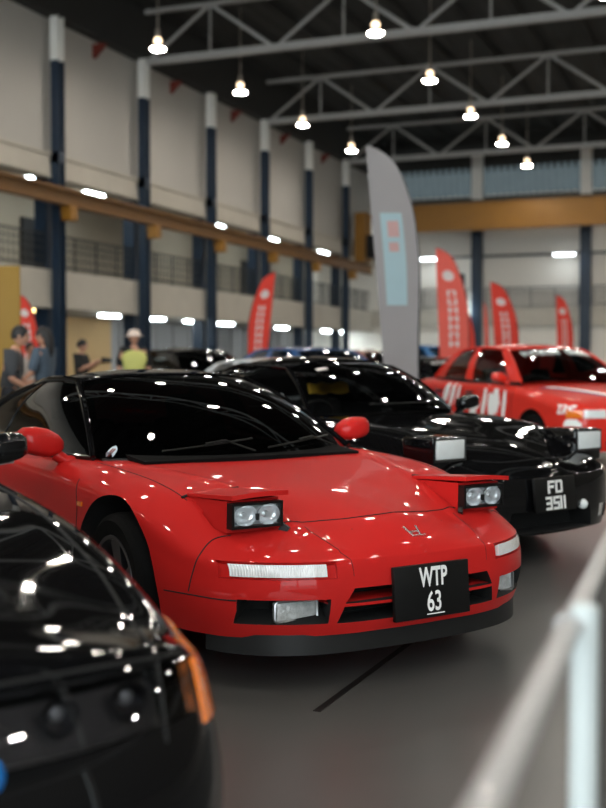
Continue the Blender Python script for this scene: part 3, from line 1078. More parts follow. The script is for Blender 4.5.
# ================================================================== the red coupe with raised headlamps
def red_coupe():
    root = car_root('sports_car', 'low red coupe with black roof, raised headlamps and black number plate', -.055, 5.11, -57.6)
    ridge = [((.36, .452), (.52, .425), (.70, .395)), ((.70, .37), (.84, .35), (.955, .325))]

    def shape(G):
        P = G.copy()
        for pts, h, wd in ((((-.42, .70), (-.05, .565), (.34, .455), (.52, .425), (.69, .392)), .010, .030),
                           (((.70, .375), (.84, .352), (.965, .325)), .007, .022)):
            poly = curve([(a, b, 0) for a, b in pts], 60)[:, :2]
            x, y = P[:, :, 0], P[:, :, 1]
            d = np.sqrt(((np.stack([x, y], -1)[:, :, None] - poly[None, None]) ** 2).sum(-1)).min(-1)
            deck = (np.arange(P.shape[1])[None, :] > P.shape[1] * .50)
            P[:, :, 2] += np.where(deck, h * np.exp(-(d / wd) ** 2), 0)
        return P
    b = Body(dict(
        name='red_coupe', paint=M['red'], nu=200, nv=84, shape=shape,
        plan=[(.992, 0, .93), (.985, .15, .87), (.970, .32, .78), (.910, .50, .66), (.830, .63, .52), (.722, .735, .36), (.58, .800, .20), (.40, .842, .05), (.15, .874, -.13),
              (-.15, .888, -.36), (-.6, .89, -.75), (-1.1, .885, -1.2), (-1.6, .885, -1.65), (-2.1, .90, -2.1), (-2.55, .905, -2.5), (-2.95, .885, -2.8), (-3.2, .83, -3.0),
              (-3.36, .68, -3.15), (-3.42, .4, -3.25), (-3.43, 0, -3.3)],
        zc=[(1.0, .497), (.90, .560), (.786, .618), (.66, .642), (.32, .690), (0, .722), (-.38, .757), (-.8, .80), (-1.6, .84), (-2.2, .88), (-2.6, .90), (-3.1, .91), (-3.45, .88)],
        zk=[(1.0, .490), (.82, .520), (.66, .568), (.5, .635), (.33, .695), (.15, .724), (0, .740), (-.4, .766), (-.8, .768), (-1.6, .775), (-2.2, .84), (-2.6, .875), (-3.1, .885), (-3.45, .86)],
        yk=[(1.0, .50), (.66, .56), (.33, .64), (0, .72), (-.4, .755), (-1, .76), (-2.5, .78), (-3.45, .72)],
        zsh=[(1.0, .487), (.85, .482), (.70, .484), (.5, .530), (.3, .598), (.1, .650), (-.15, .672), (-.6, .69), (-1.2, .705), (-2.5, .78), (-3.45, .79)],
        zs=[(1.0, .212), (.7, .200), (.45, .195), (0, .175), (-2.5, .18), (-3.45, .26)],
        inset=[.034, .014, 0.0, .002, .016]))
    c = MB()
    wells(c, -2.53, .296, .92, .372)
    # mouth, with a red bar left inside it
    c.prism([(-.380, .255), (.380, .255), (.360, .318), (-.360, .318)], .72, 1.2, 0)
    c.prism([(-.358, .330), (.358, .330), (.322, .386), (-.322, .386)], .72, 1.2, 0)
    for s in (1, -1):
        a, z = sorted((s * .412, s * .705)), 0
        c.slab(*b.band('front', a[0], a[1], .256, .350, .12, .25, 24, 4))
        a = sorted((s * .385, s * .748))
        c.slab(*b.band('front', a[0], a[1], .424, .486, .022, .05, 30, 4), mi=1)
        # pocket under each lamp
        c.box((.565, s * .565, .70), (.235, .245, .24), mi=1)
    c.box((-1.22, 0, 1.0), (1.30, 1.22, 1.3), bev=.08)
    c.box((-.66, 0, .82), (.24, 1.18, .22))
    b.finish(c, root)
    # dark seams between the panels
    mb = MB()
    b.seam(mb, [(.625, -.445), (.672, -.30), (.735, -.18), (.772, 0), (.735, .18), (.672, .30), (.625, .445)], 'top', r=.003)
    for s in (1, -1):
        b.seam(mb, [(.345, s * .70), (.10, s * .715), (-.20, s * .735), (-.50, s * .735)], 'top', r=.0022)
        b.seam(mb, [(.70, s * .372), (.84, s * .350), (.972, s * .322)], 'top', r=.0016)
        for pts in (((.630, .660, .580), (.592, .718, .548), (.603, .777, .498), (.582, .80, .42), (.566, .806, .358)),
                    ((.416, .836, .340), (.561, .805, .346), (.70, .745, .345), (.755, .703, .345))):
            mb.tube([Vector(b.bvh.find_nearest(Vector((p[0], s * p[1], p[2])))[0]) for p in curve(pts, 24)], .003, 6)
        b.seam(mb, [(-.395, .70), (-.375, .65), (-.363, .598), (-.37, .45), (-.40, .25), (-.42, .20)], 'side', s, .003)
        b.seam(mb, [(-1.76, .73), (-1.82, .6), (-1.74, .4), (-1.68, .22)], 'side', s, .003)
        b.seam(mb, [(-.40, .215), (-1.2, .21), (-1.7, .215)], 'side', s, .003)
    mb.build('panel_seam', M['void'], root)
    # bars, surround and black number plate
    mb = MB()
    mb.box((.86, 0, .326), (.16, .80, .010), bev=.003)
    mb.build('grille_bar', M['red'], root)
    mb = MB()
    mb.box((.80, 0, .31), (.03, .74, .15))
    for k in range(9):
        mb.box((.82, 0, .262 + k * .015), (.006, .74, .003))
    mb.build('grille_mesh', M['plastic'], root)
    X = Matrix.Translation((1.004, .010, .349)) @ Matrix.Rotation(math.radians(-4), 4, 'Y')
    mb = MB().box((0, 0, 0), (.020, .364, .206), X, bev=.004)
    mb.box((-.03, 0, 0), (.05, .20, .06), X)
    pl = mb.build('number_plate', M['satin'], root, sharp=30)
    mb = MB()
    for txt, z, sx, wt, sz in (('WTP', .020, .62, .0032, .100), ('63', -.076, .70, .0018, .106)):
        vs, fs = text_mesh(txt, sz, wt, sx)
        mb.add([X @ Vector((.0115 + .0, v.x + (.005 if txt == '63' else 0.004), v.y + z)) for v in vs], fs)
    mb.box((.0115, .010, -.088), (.002, .085, .004), X)
    mb.build('plate_lettering', M['white_mark'], pl, smooth=False)
    # chrome badge: a wide open H on a thin foot
    mb = MB()
    p0, n0 = b.top(.900, 0)
    ey = Vector((0, 1, 0))
    ex = n0.cross(ey).normalized()
    if ex.x < 0:
        ex = -ex
    q = lambda u, v: p0 + ey * u - ex * v + n0 * .004
    for s in (1, -1):
        mb.bar(q(s * .018, -.026), q(s * .030, .030), .007, .005, n0)
    mb.bar(q(-.021, -.004), q(.021, -.004), .006, .005, n0)
    mb.bar(q(-.020, -.027), q(.044, -.027), .004, .005, n0)
    mb.build('badge', M['emblem'], root)
    # lower black lip
    rows_o, rows_i = [], []
    pl2 = [(.945, 0), (.94, .15), (.925, .32), (.88, .49), (.81, .61), (.70, .705), (.60, .75)]
    full = [(x, -y) for x, y in reversed(pl2[1:])] + pl2
    cc = curve([(x, y, 0) for x, y in full], 50)
    P = np.stack([np.stack([cc[:, 0], cc[:, 1], np.full(50, z)], 1) for z in (.138, .17, .215)], 1)
    Q = P.copy()
    Q[:, :, 0] -= .06
    Q[:, :, 1] *= .93
    MB().slab(P, Q).build('front_lip', M['plastic'], root)
    # lamps
    for s in (1, -1):
        y0, y1 = (.452, .680)
        ym = (y0 + y1) / 2
        mb = MB()
        # pod: wedge from the hinge to the face
        mb.add([(.335, s * y0, .690), (.335, s * y1, .684), (.636, s * y0, .700), (.636, s * y1, .696),
                (.335, s * y0, .60), (.335, s * y1, .60), (.632, s * y0, .575), (.632, s * y1, .575)],
               [(0, 1, 3, 2), (4, 6, 7, 5), (0, 4, 5, 1), (2, 3, 7, 6), (0, 2, 6, 4), (1, 5, 7, 3)])
        pod = mb.build('headlamp', M['red'], root, sharp=20)
        lid = MB()
        Pl, Ql = np.zeros((9, 9, 3)), np.zeros((9, 9, 3))
        for i, u in enumerate(np.linspace(0, 1, 9)):
            for j, v in enumerate(np.linspace(0, 1, 9)):
                x = .322 + u * .385 - .010 * (2 * v - 1) ** 2 * u
                y = s * (y0 - .008 + v * (y1 - y0 + .016))
                z = .705 + .026 * u - .008 * v + .006 * math.sin(PI * v)
                Ql[i, j] = (x, y, z)
                Pl[i, j] = (x, y, z - .012 - .006 * u)
        lid.slab(Pl, Ql)
        lid.build('lamp_lid', M['red'], pod, sharp=30)
        z0, z1 = .592, .690
        fr = MB()
        o = [(s * y0 + s * .002, z0), (s * y1 - s * .002, z0), (s * y1 - s * .002, z1), (s * y0 + s * .002, z1)]
        i_ = [(s * y0 + s * .012, z0 + .010), (s * y1 - s * .012, z0 + .010), (s * y1 - s * .012, z1 - .010), (s * y0 + s * .012, z1 - .010)]
        vs = [(.630, *p) for p in o] + [(.676, *p) for p in o] + [(.676, *p) for p in i_] + [(.650, *p) for p in i_]
        fs = []
        for k in range(4):
            k2 = (k + 1) % 4
            fs += [(k, k2, 4 + k2, 4 + k), (4 + k, 4 + k2, 8 + k2, 8 + k), (8 + k, 8 + k2, 12 + k2, 12 + k), (12 + k, 12 + k2, k2, k)]
        fr.add(vs, fs)
        fr.build('lamp_bezel', M['satin'], pod, sharp=30)
        bw = MB()
        for t, rr in ((-.050, .050), (.050, .050)):
            Xb = Matrix.Translation((.670, s * ym + t, (z0 + z1) / 2)) @ Matrix.Rotation(PI / 2, 4, 'Y')
            bw.lathe([(rr, 0), (rr * .93, -.004), (rr * .90, -.010), (rr * .78, -.016), (rr * .5, -.0205), (.014, -.022), (.012, -.008), (0, -.007)], 32, Xb @ Matrix.Diagonal((.80, 1, 1, 1)))
        bw.box((.642, s * ym, (z0 + z1) / 2), (.006, y1 - y0 - .02, z1 - z0 - .02))
        bw.build('reflector', M['chrome'], pod, sharp=40)
        bb = MB()
        bb.box((.668, s * (ym - .002), .634), (.010, .016, .026), bev=.003)
        bb.build('bulb_shield', M['plastic'], pod)
        ln = MB()
        yy, zz = np.linspace(y0 + .011, y1 - .011, 12), np.linspace(z0 + .009, z1 - .009, 8)
        Pn = np.array([[(.6755 + .004 * math.sin(PI * (a - yy[0]) / (yy[-1] - yy[0])), s * a, z) for z in zz] for a in yy])
        ln.grid(Pn)
        ln.build('lens', M['clear'], pod)
        # black hinge gap behind the raised lid
        mb = MB()
        p = [b.top(.318, s * yy_)[0] + Vector((0, 0, .004)) for yy_ in np.linspace(y0, y1 + .03, 9)]
        mb.tube(p, .006, 8)
        mb.build('lamp_gap', M['void'], root)
        mb = MB()
        mb.bar((.655, s * (y0 + .0), .588), (.675, s * (y0 - .02), .570), .02, .03)
        mb.build('hinge_bracket', M['plastic'], root)
        # indicator strip
        a = sorted((s * .422, s * .722))
        P, Q = b.band('front', a[0], a[1], .433, .479, .021, -.003, 34, 5)
        MB().slab(P, Q).build('indicator_lens', M['ribbed'], root, sharp=40)
        # fog lamp
        F = Matrix.Translation((.838, s * .500, .300)) @ Matrix.Rotation(s * math.radians(7), 4, 'Z')
        fl = MB().box((-.012, 0, 0), (.034, .170, .074), F, bev=.010).build('fog_lamp', M['fogglass'], root, sharp=40)
        rim = MB()
        rim.tube([F @ Vector((.007, y_, z_)) for y_, z_ in ((-.086, -.030), (-.078, -.038), (.078, -.038), (.086, -.030), (.086, .030), (.078, .038), (-.078, .038), (-.086, .030), (-.086, -.030))], .006, 8)
        rim.build('lamp_rim', M['alloy'], fl)
        MB().box((-.06, 0, 0), (.08, .12, .05), F).build('lamp_bracket', M['plastic'], root)
        # amber marker on the wing
        P, Q = b.band('side', -.345, -.300, .590, .610, .004, .008, 6, 3, s)
        MB().slab(P, Q).build('side_marker', M['amber'], root)
    # glasshouse
    g = dict(cowl=[(-.37, 0, .772), (-.385, .25, .773), (-.45, .50, .775), (-.585, .722, .772)],
             header=[(-1.20, 0, 1.150), (-1.22, .25, 1.147), (-1.27, .42, 1.133), (-1.33, .505, 1.118)],
             belt=[(-.585, .722, .772), (-.9, .775, .775), (-1.4, .78, .785), (-1.9, .775, .80), (-2.5, .70, .855)],
             edge=[(-1.33, .505, 1.118), (-1.55, .525, 1.128), (-1.75, .525, 1.115), (-1.95, .515, 1.085)],
             rear_header=[(-1.98, 0, 1.125), (-1.98, .28, 1.115), (-1.95, .515, 1.085)],
             rear_base=[(-2.62, 0, .90), (-2.60, .4, .89), (-2.5, .70, .855)],
             sides=[(0, .62, 'window'), (.62, .70, 'pillar'), (.70, 1.0, 'window')], wbulge=.045, rbulge=.018, abow=.03)
    ws = greenhouse(root, g, M['tinted'], M['black'], M['black'], M['black'])
    cabin(root, -.60, -1.9, .62, .25, .80)
    wing_mirror(root, -.795, -.905, .826, .215, .160, .15, M['red'], (.05, -.16, -.085))
    wing_mirror(root, -.795, .890, .835, .190, .140, .15, M['red'], (.05, -.16, -.085))
    # black cowl panel and wipers
    mb = MB()
    cw = curve(whole([(-.372, 0, .768), (-.387, .25, .769), (-.452, .50, .771), (-.56, .69, .770)]), 40)
    P = np.stack([cw + np.array((.012, 0, -.004)), cw + np.array((-.05, 0, .018))], 1)
    Q = P + np.array((0, 0, -.012))
    mb.slab(P, Q)
    mb.build('cowl_panel', M['plastic'], root)
    for ya, yb, k in ((-.44, .04, 0), (.10, .56, 0)):
        mb = MB()

        def onws(y, t):
            q = [np.array([np.interp(y, ws[:, k_, 1], ws[:, k_, c_]) for c_ in range(3)]) for k_ in (0, 2)]
            return Vector(q[0] * (1 - t) + q[1] * t) + Vector((.012, 0, .018))
        pts = [onws(y, .15 + .55 * i / 9) for i, y in enumerate(np.linspace(ya, yb, 10))]
        mb.tube(pts, .0055, 6)
        mb.tube([onws(yb - .02, .0), pts[6] + Vector((.004, 0, .012)), pts[4] + Vector((.004, 0, .010))], .006, 6)
        mb.build('wiper', M['satin'], root)
    # oval sticker low in the corner of the screen
    mb = MB()
    st_p, st_i = [], []
    bm = bmesh.new()
    mbw = MB().grid(ws)
    tmp = mbw.mesh('tmp', [])
    bm.from_mesh(tmp)
    t = BVHTree.FromBMesh(bm)
    bm.free()
    bpy.data.meshes.remove(tmp)

    def scr(y, x):
        h = t.ray_cast(Vector((x, y, 3)), Vector((0, 0, -1)))
        return (h[0] + Vector((.35, 0, .9)) * .004) if h[0] is not None else Vector((x, y, .8))
    c0 = (-.562, -.640)
    n = 28
    vs = [scr(c0[1], c0[0])] + [scr(c0[1] + 0.034 * math.cos(2 * PI * k / n), c0[0] - .024 * math.sin(2 * PI * k / n) - .016 * math.cos(2 * PI * k / n)) for k in range(n)]
    mb.add(vs, [(0, 1 + k, 1 + (k + 1) % n) for k in range(n)])
    sk = mb.build('sticker', M['paper'], root)
    mb = MB()
    for dx, w in ((-.003, .042), (.008, .026)):
        pts = [scr(c0[1] + u * w, c0[0] - dx - .47 * u * w) + Vector((.001, 0, .002)) for u in np.linspace(-.5, .5, 6)]
        mb.tube(pts, .0035, 6)
    mb.build('sticker_print', M['ink'], sk)
    for x in (0, -2.53):
        for y in (-1, 1):
            wheel(root, x, y * (.775 if x == 0 else .765), .296, .20 if x == 0 else .24, .200, 5, M['dark_alloy'], .075)
    # tail, seen only from elsewhere
    mb = MB()
    mb.slab(*b.band('side', -3.2, -3.2, .6, .7, .002, .002, 2, 2)) if False else None
    return root


red_coupe()
# ================================================================== black coupe beyond the red one
def pod_lamp(root, s, x0, x1, y0, y1, z0, z1, shell, lens):
    mb = MB()
    ym, zm = (y0 + y1) / 2, (z0 + z1) / 2
    mb.box(((x0 + x1) / 2, s * ym, zm - .03), (x1 - x0, y1 - y0, z1 - z0 + .06), bev=.022)
    pod = mb.build('headlamp', shell, root, sharp=40)
    m = .018
    mb = MB().box((x1, s * ym, zm), (.02, y1 - y0 - 2 * m, z1 - z0 - 2 * m), bev=.008)
    mb.build('lens', lens, pod, sharp=40)
    mb = MB()
    o = [(s * (y0 + .010), z0 + .010), (s * (y1 - .010), z0 + .010), (s * (y1 - .010), z1 - .010), (s * (y0 + .010), z1 - .010)]
    mb.tube([(x1 + .004, *p) for p in o + o[:1]], .006, 6)
    mb.build('lamp_bezel', M['plastic'], pod)
    return pod


def black_coupe():
    root = car_root('sports_car', 'black coupe with raised square headlamps parked right behind the red coupe', .932, 7.447, -51.3)
    b = Body(dict(
        name='black_coupe', paint=M['black'], nu=130, nv=56,
        plan=[(.955, 0, .88), (.945, .15, .82), (.92, .32, .72), (.88, .52, .60), (.80, .69, .44), (.66, .795, .27), (.48, .84, .12), (.28, .862, -.03), (.05, .872, -.2), (-.2, .872, -.42),
              (-.6, .862, -.78), (-1.1, .855, -1.2), (-1.6, .862, -1.65), (-2.0, .872, -2.0), (-2.43, .875, -2.4), (-2.8, .85, -2.7), (-3.1, .77, -2.9), (-3.25, .6, -3.05), (-3.33, .3, -3.15), (-3.34, 0, -3.2)],
        zc=[(.96, .56), (.85, .62), (.66, .685), (.3, .765), (0, .81), (-.45, .865), (-1, .87), (-2, .90), (-3, .92), (-3.35, .90)],
        zk=[(.96, .54), (.8, .60), (.66, .655), (.4, .755), (.15, .815), (-.1, .838), (-.5, .86), (-1, .85), (-2, .87), (-2.5, .90), (-3.35, .88)],
        yk=[(.96, .5), (.66, .58), (.3, .66), (0, .70), (-.5, .72), (-3.35, .68)],
        zsh=[(.96, .53), (.8, .54), (.6, .57), (.4, .64), (.1, .71), (-.2, .735), (-.7, .74), (-2.4, .78), (-3.35, .78)],
        zs=[(.96, .19), (0, .18), (-3.35, .25)]))
    c = MB()
    wells(c, -2.425, .305, .89, .365)
    c.prism([(-.42, .20), (.42, .20), (.36, .335), (-.36, .335)], .72, 1.2, 0)
    c.box((-1.30, 0, 1.0), (1.35, 1.16, 1.16), bev=.08)
    c.box((-.57, 0, 1.0), (.24, 1.06, .36))
    for s in (1, -1):
        a = sorted((s * .50, s * .66))
        c.slab(*b.band('front', a[0], a[1], .23, .325, .05, .2, 12, 4))
    b.finish(c, root)
    mb = MB()
    for s in (1, -1):
        b.seam(mb, [(.50, s * .50), (.2, s * .60), (-.2, s * .66), (-.50, s * .67)], 'top', r=.003)
        b.seam(mb, [(-.46, .76), (-.50, .6), (-.47, .4), (-.5, .22)], 'side', s, .003)
    b.seam(mb, [(.70, -.48), (.80, -.2), (.82, 0), (.80, .2), (.70, .48)], 'top', r=.003)
    mb.build('panel_seam', M['void'], root)
    for s in (1, -1):
        pod_lamp(root, s, .42, .685, .515, .785, .635, .785, M['black'], M['frost'])
        P, Q = b.band('front', *sorted((s * .505, s * .655)), .236, .320, .04, -.012, 10, 4)
        MB().slab(P, Q).build('indicator_lens', M['fogglass'], root, sharp=40)
        wing_mirror(root, -.64, s * .925, .905, .185, .125, .12, M['black'], (.04, -.14, -.06))
    # number plate
    X = Matrix.Translation((.965, -.045, .432)) @ Matrix.Rotation(math.radians(-6), 4, 'Y')
    mb = MB().box((0, 0, 0), (.018, .375, .205), X, bev=.004)
    mb.box((-.04, 0, 0), (.07, .2, .05), X)
    pl = mb.build('number_plate', M['satin'], root, sharp=30)
    mb = MB()

    def stroke(segs, y0, z0, w, h, t):
        for (a, b_, c_, d) in segs:
            p, q = (y0 + a * w, z0 + b_ * h), (y0 + c_ * w, z0 + d * h)
            mb.box((.010, (p[0] + q[0]) / 2, (p[1] + q[1]) / 2), (.004, abs(p[0] - q[0]) + t, abs(p[1] - q[1]) + t), X)
    G_ = {'F': [(0, 0, 0, 1), (0, 1, 1, 1), (0, .52, .8, .52)], 'D': [(0, 0, 0, 1), (0, 1, .86, 1), (0, 0, .86, 0), (1, .1, 1, .9)],
          '3': [(0, 1, 1, 1), (1, 0, 1, 1), (.1, .5, 1, .5), (0, 0, 1, 0)], '5': [(0, 1, 1, 1), (0, .5, 0, 1), (0, .5, 1, .5), (1, 0, 1, .5), (0, 0, 1, 0)], '1': [(.5, 0, .5, 1)]}
    for ch, y in (('F', -.062), ('D', .008)):
        stroke(G_[ch], y, .014, .048, .062, .015)
    for ch, y, w_ in (('3', -.088, .042), ('5', -.020, .042), ('1', .040, .01), ('1', .072, .01)):
        stroke(G_[ch], y, -.083, w_, .064, .015)
    mb.build('plate_lettering', M['white_mark'], pl, smooth=False)
    # emblem, small tow eye, fog lamp
    p, n = b.front(-.02, .60)
    MB().lathe([(0, .012), (.03, .010), (.038, 0)], 24, Matrix.Translation(p) @ n.to_track_quat('Z', 'Y').to_matrix().to_4x4() @ Matrix.Diagonal((1, .7, 1, 1))).build('emblem', M['emblem'], root)
    p, n = b.front(.275, .345)
    MB().ball(p, .032).build('fog_lamp', M['frost'], root)
    g = dict(cowl=[(-.40, 0, .880), (-.43, .35, .880), (-.58, .675, .868)],
             header=[(-.98, 0, 1.222), (-.99, .28, 1.215), (-1.04, .50, 1.175)],
             belt=[(-.58, .675, .868), (-1.0, .72, .865), (-1.6, .72, .88), (-2.3, .66, .93)],
             edge=[(-1.04, .50, 1.175), (-1.35, .52, 1.195), (-1.65, .51, 1.18), (-1.85, .49, 1.14)],
             rear_header=[(-1.88, 0, 1.19), (-1.87, .28, 1.18), (-1.85, .49, 1.14)], rear_base=[(-2.75, 0, .96), (-2.65, .4, .95), (-2.3, .66, .93)],
             sides=[(0, .66, 'window'), (.66, .78, 'pillar'), (.78, 1.0, 'window')], wbulge=.04, rbulge=.02, back=M['pale_tint'])
    ws = greenhouse(root, g, M['pale_tint'], M['black'], M['black'], M['black'])
    cabin(root, -.62, -2, .56, .28, .86)
    # yellow cloth over the seat top, sticker at the top of the screen
    mb = MB()
    n = 14
    P = np.array([[(-1.19 - .02 * v + .015 * math.sin(9 * u), -.16 + .36 * u, .985 + .075 * v + .006 * math.sin(14 * u + 3 * v)) for v in np.linspace(0, 1, 6)] for u in np.linspace(0, 1, n)])
    mb.slab(P, P + np.array((-.03, 0, -.004)))
    mb.build('seat_cover', M['yellow_cloth'], root)
    i = int(np.argmin(np.abs(ws[:, 13, 1] + .37)))
    nrm = np.array((.45, 0, .89)) * .006
    mb = MB().grid(ws[i:i + 4, 11:13] + nrm)
    mb.build('sticker', M['dull_mark'], root)
    mb = MB()
    pts = [Vector(ws[k, 1]) + Vector((.01, 0, .016)) for k in range(12, 30)]
    mb.tube(pts, .005, 6)
    mb.build('wiper', M['void'], root)
    for x in (0, -2.425):
        for y in (-.755, .755):
            wheel(root, x, y, .305, .21, .205, 5, M['dark_alloy'], .06)
    return root


black_coupe()


# ================================================================== saloon cars
def saloon(name, label, cx, cy, yaw, paint, cat_group=None, low=0.0):
    root = car_root('saloon_car', label, cx, cy, yaw, cat_group)
    b = Body(dict(
        name=name, paint=paint, nu=110, nv=46,
        plan=[(.84, 0, .79), (.835, .25, .72), (.81, .5, .6), (.75, .68, .42), (.62, .78, .25), (.42, .825, .1), (.1, .84, -.1), (-.4, .845, -.5), (-1, .845, -1), (-1.7, .845, -1.7),
              (-2.5, .84, -2.45), (-3, .82, -2.9), (-3.3, .76, -3.1), (-3.42, .6, -3.2), (-3.47, .3, -3.28), (-3.48, 0, -3.32)],
        zc=[(.85, .685), (.7, .755), (.3, .85), (-.3, .93), (-.6, .945), (-2.7, .98), (-3.2, .99), (-3.5, .96)],
        zk=[(.85, .675), (.7, .735), (.3, .825), (-.3, .905), (-.6, .925), (-2.7, .965), (-3.2, .97), (-3.5, .94)],
        yk=[(.85, .6), (.4, .70), (-3.5, .72)],
        zsh=[(.85, .665), (.6, .70), (.2, .77), (-.5, .86), (-2.5, .89), (-3.5, .88)],
        zs=[(.85, .21), (0, .22), (-3.5, .27)]))
    c = MB()
    wells(c, -2.5, .295, .86, .355)
    c.box((-1.55, 0, 1.0), (1.7, 1.2, 1.2), bev=.08)
    c.prism([(-.40, .28), (.40, .28), (.36, .40), (-.36, .40)], .70, 1.0, 0)
    c.prism([(-.36, .585), (.36, .585), (.36, .645), (-.36, .645)], .76, 1.0, 0)
    b.finish(c, root)
    for s in (1, -1):
        P, Q = b.band('front', *sorted((s * .40, s * .64)), .575, .66, .01, .008, 10, 4)
        MB().slab(P, Q).build('headlamp', M['frost'], root, sharp=40)
        P, Q = b.band('front', *sorted((s * .65, s * .775)), .575, .655, .01, .008, 10, 4)
        MB().slab(P, Q).build('indicator_lens', M['amber'], root, sharp=40)
        P, Q = b.band('side', -3.40, -3.18, .70, .84, .01, .008, 8, 4, s)
        MB().slab(P, Q).build('tail_lamp', M['amber'], root, sharp=40)
        wing_mirror(root, -.63, s * .90, .985, .19, .13, .12, paint, (.02, -.12, -.05))
        mb = MB()
        b.seam(mb, [(-.42, .85), (-.46, .6), (-.44, .24)], 'side', s, .004)
        b.seam(mb, [(-1.70, .86), (-1.70, .5), (-1.70, .24)], 'side', s, .004)
        b.seam(mb, [(-2.55, .86), (-2.45, .7), (-2.2, .45), (-2.15, .24)], 'side', s, .004)
        mb.build('panel_seam', M['void'], root)
        mb = MB()
        for x in (-1.50, -2.38):
            p, n_ = b.side(x, .80, s)
            mb.box(p + n_ * .012, (.16, .03, .035), bev=.008)
        mb.build('door_handle', M['plastic'], root)
    X = Matrix.Translation((.85, 0, .46))
    MB().box((0, 0, 0), (.02, .36, .11), X).build('number_plate', M['satin'], root)
    g = dict(cowl=[(-.25, 0, .958), (-.30, .35, .955), (-.47, .70, .935)],
             header=[(-1.0, 0, 1.352), (-1.02, .3, 1.347), (-1.10, .53, 1.322)],
             belt=[(-.47, .70, .935), (-1.2, .755, .94), (-2, .755, .955), (-2.85, .68, .97)],
             edge=[(-1.10, .53, 1.322), (-1.5, .56, 1.352), (-2.0, .56, 1.350), (-2.35, .54, 1.318)],
             rear_header=[(-2.42, 0, 1.352), (-2.40, .3, 1.345), (-2.35, .54, 1.318)], rear_base=[(-3.0, 0, 1.0), (-2.97, .35, .995), (-2.85, .68, .97)],
             sides=[(.0, .10, 'pillar'), (.10, .475, 'window'), (.475, .56, 'pillar'), (.56, .86, 'window'), (.86, 1.0, 'pillar')], wbulge=.03, rbulge=.02)
    ws = greenhouse(root, g, M['window'], paint, paint, paint)
    cabin(root, -.65, -2.3, .58, .32, .93)
    for x in (0, -2.5):
        for y in (-.735, .735):
            wheel(root, x, y, .295, .19, .19, 7, M['white_alloy'], .05)
    return root, b, ws


def letters_on(ws, name, root, y0, y1, ka, kb, n, m):
    """chunky unreadable capitals printed across the top of a windscreen"""
    mb = MB()
    rr = random.Random(4)
    up = Vector((.45, 0, .89)) * .006
    ys = ws[:, ka, 1]

    def pt(y, t):
        a = ws[:, ka], ws[:, kb]
        q = [np.array([np.interp(y, r[:, 1], r[:, c]) for c in range(3)]) for r in a]
        return Vector(q[0] * (1 - t) + q[1] * t) + up
    w = (y1 - y0) / n
    for i in range(n):
        if i == n // 2:
            continue
        a = y0 + i * w
        for u in (0.1, .62):
            mb.bar(pt(a + u * w, .05), pt(a + (u + rr.uniform(-.06, .1)) * w, .95), .013, .004, up)
        v = rr.choice((.1, .5, .9))
        mb.bar(pt(a + .1 * w, v), pt(a + .62 * w, rr.choice((.1, .5, .9))), .012, .004, up)
    return mb.build(name, m, root, smooth=False)


rally, rb_, rws = saloon('rally', 'bright red rally saloon with white door graphics and windscreen lettering', 3.478, 13.34, -71.4, M['red_rally'])
rally.scale = (1.03, 1.03, 1.03)
letters_on(rws, 'windscreen_lettering', rally, -.46, .48, 10, 13, 10, M['white_mark'])
surface_text(rb_, 'ERS', .125, 'side', .60, .620, M['white_mark'], 'wing_lettering', rally, weight=.006)


def blob(b, x0, x1, z0, z1, root, mb, lean=0.0, n=10):
    """rounded printed bar on the side of the body"""
    P = np.zeros((n, 4, 3))
    Q = P.copy()
    for i, t in enumerate(np.linspace(0, 1, n)):
        z = z0 + (z1 - z0) * t
        k = math.sin(PI * min(max(t, .06), .94)) ** .35
        xm = (x0 + x1) / 2 + lean * (t - .5)
        for j, u in enumerate(np.linspace(-.5, .5, 4)):
            p, nn = b.side(xm + u * (x1 - x0) * k, z, -1)
            P[i, j] = p - nn * .001
            Q[i, j] = p + nn * .004
    mb.slab(P, Q)


for name_, bars in (('door_graphic', [(-1.16, -1.08, .46, .90, .14), (-1.02, -.86, .50, .80, 0), (-.90, -.74, .56, .86, .04), (-1.02, -.72, .64, .74, 0), (-1.0, -.76, .44, .54, 0), (-.66, -.58, .50, .84, .06)]),
                    ('door_graphic', [(-1.50, -1.32, .46, .74, .03), (-1.42, -1.24, .60, .74, 0)]),
                    ('door_graphic', [(-2.24, -2.10, .64, .90, .16), (-2.04, -1.94, .60, .90, .16), (-1.86, -1.80, .62, .88, .14)])):
    mb = MB()
    for a in bars:
        blob(rb_, a[0], a[1], a[2], a[3], rally, mb, a[4])
    mb.build(name_, M['white_mark'], rally, sharp=30)
mb = MB()
blob(rb_, .60, .76, .44, .56, rally, mb)
mb.build('round_sticker', M['white_mark'], rally, sharp=30)
for y0, m in ((-.10, 'blue_paint'), (-.02, 'white_mark')):
    mb = MB()
    pa = [rb_.top(x, -.58 + y0 * 0 + (x + .2) * .62 + y0)[0] + Vector((0, 0, .003)) for x in np.linspace(-.15, .70, 12)]
    mb.tube(pa, .026, 6, sx=1.0)
    mb2 = MB()
    P = np.array([[tuple(rb_.top(x, -.58 + (x + .2) * .62 + y0 + k)[0] + Vector((0, 0, zz))) for k in (0, .025, .05)] for x in np.linspace(-.15, .70, 12) for zz in (.004,)])
    mb2.slab(P, P + np.array((0, 0, -.006)))
    mb2.build('bonnet_stripe', M[m], rally)


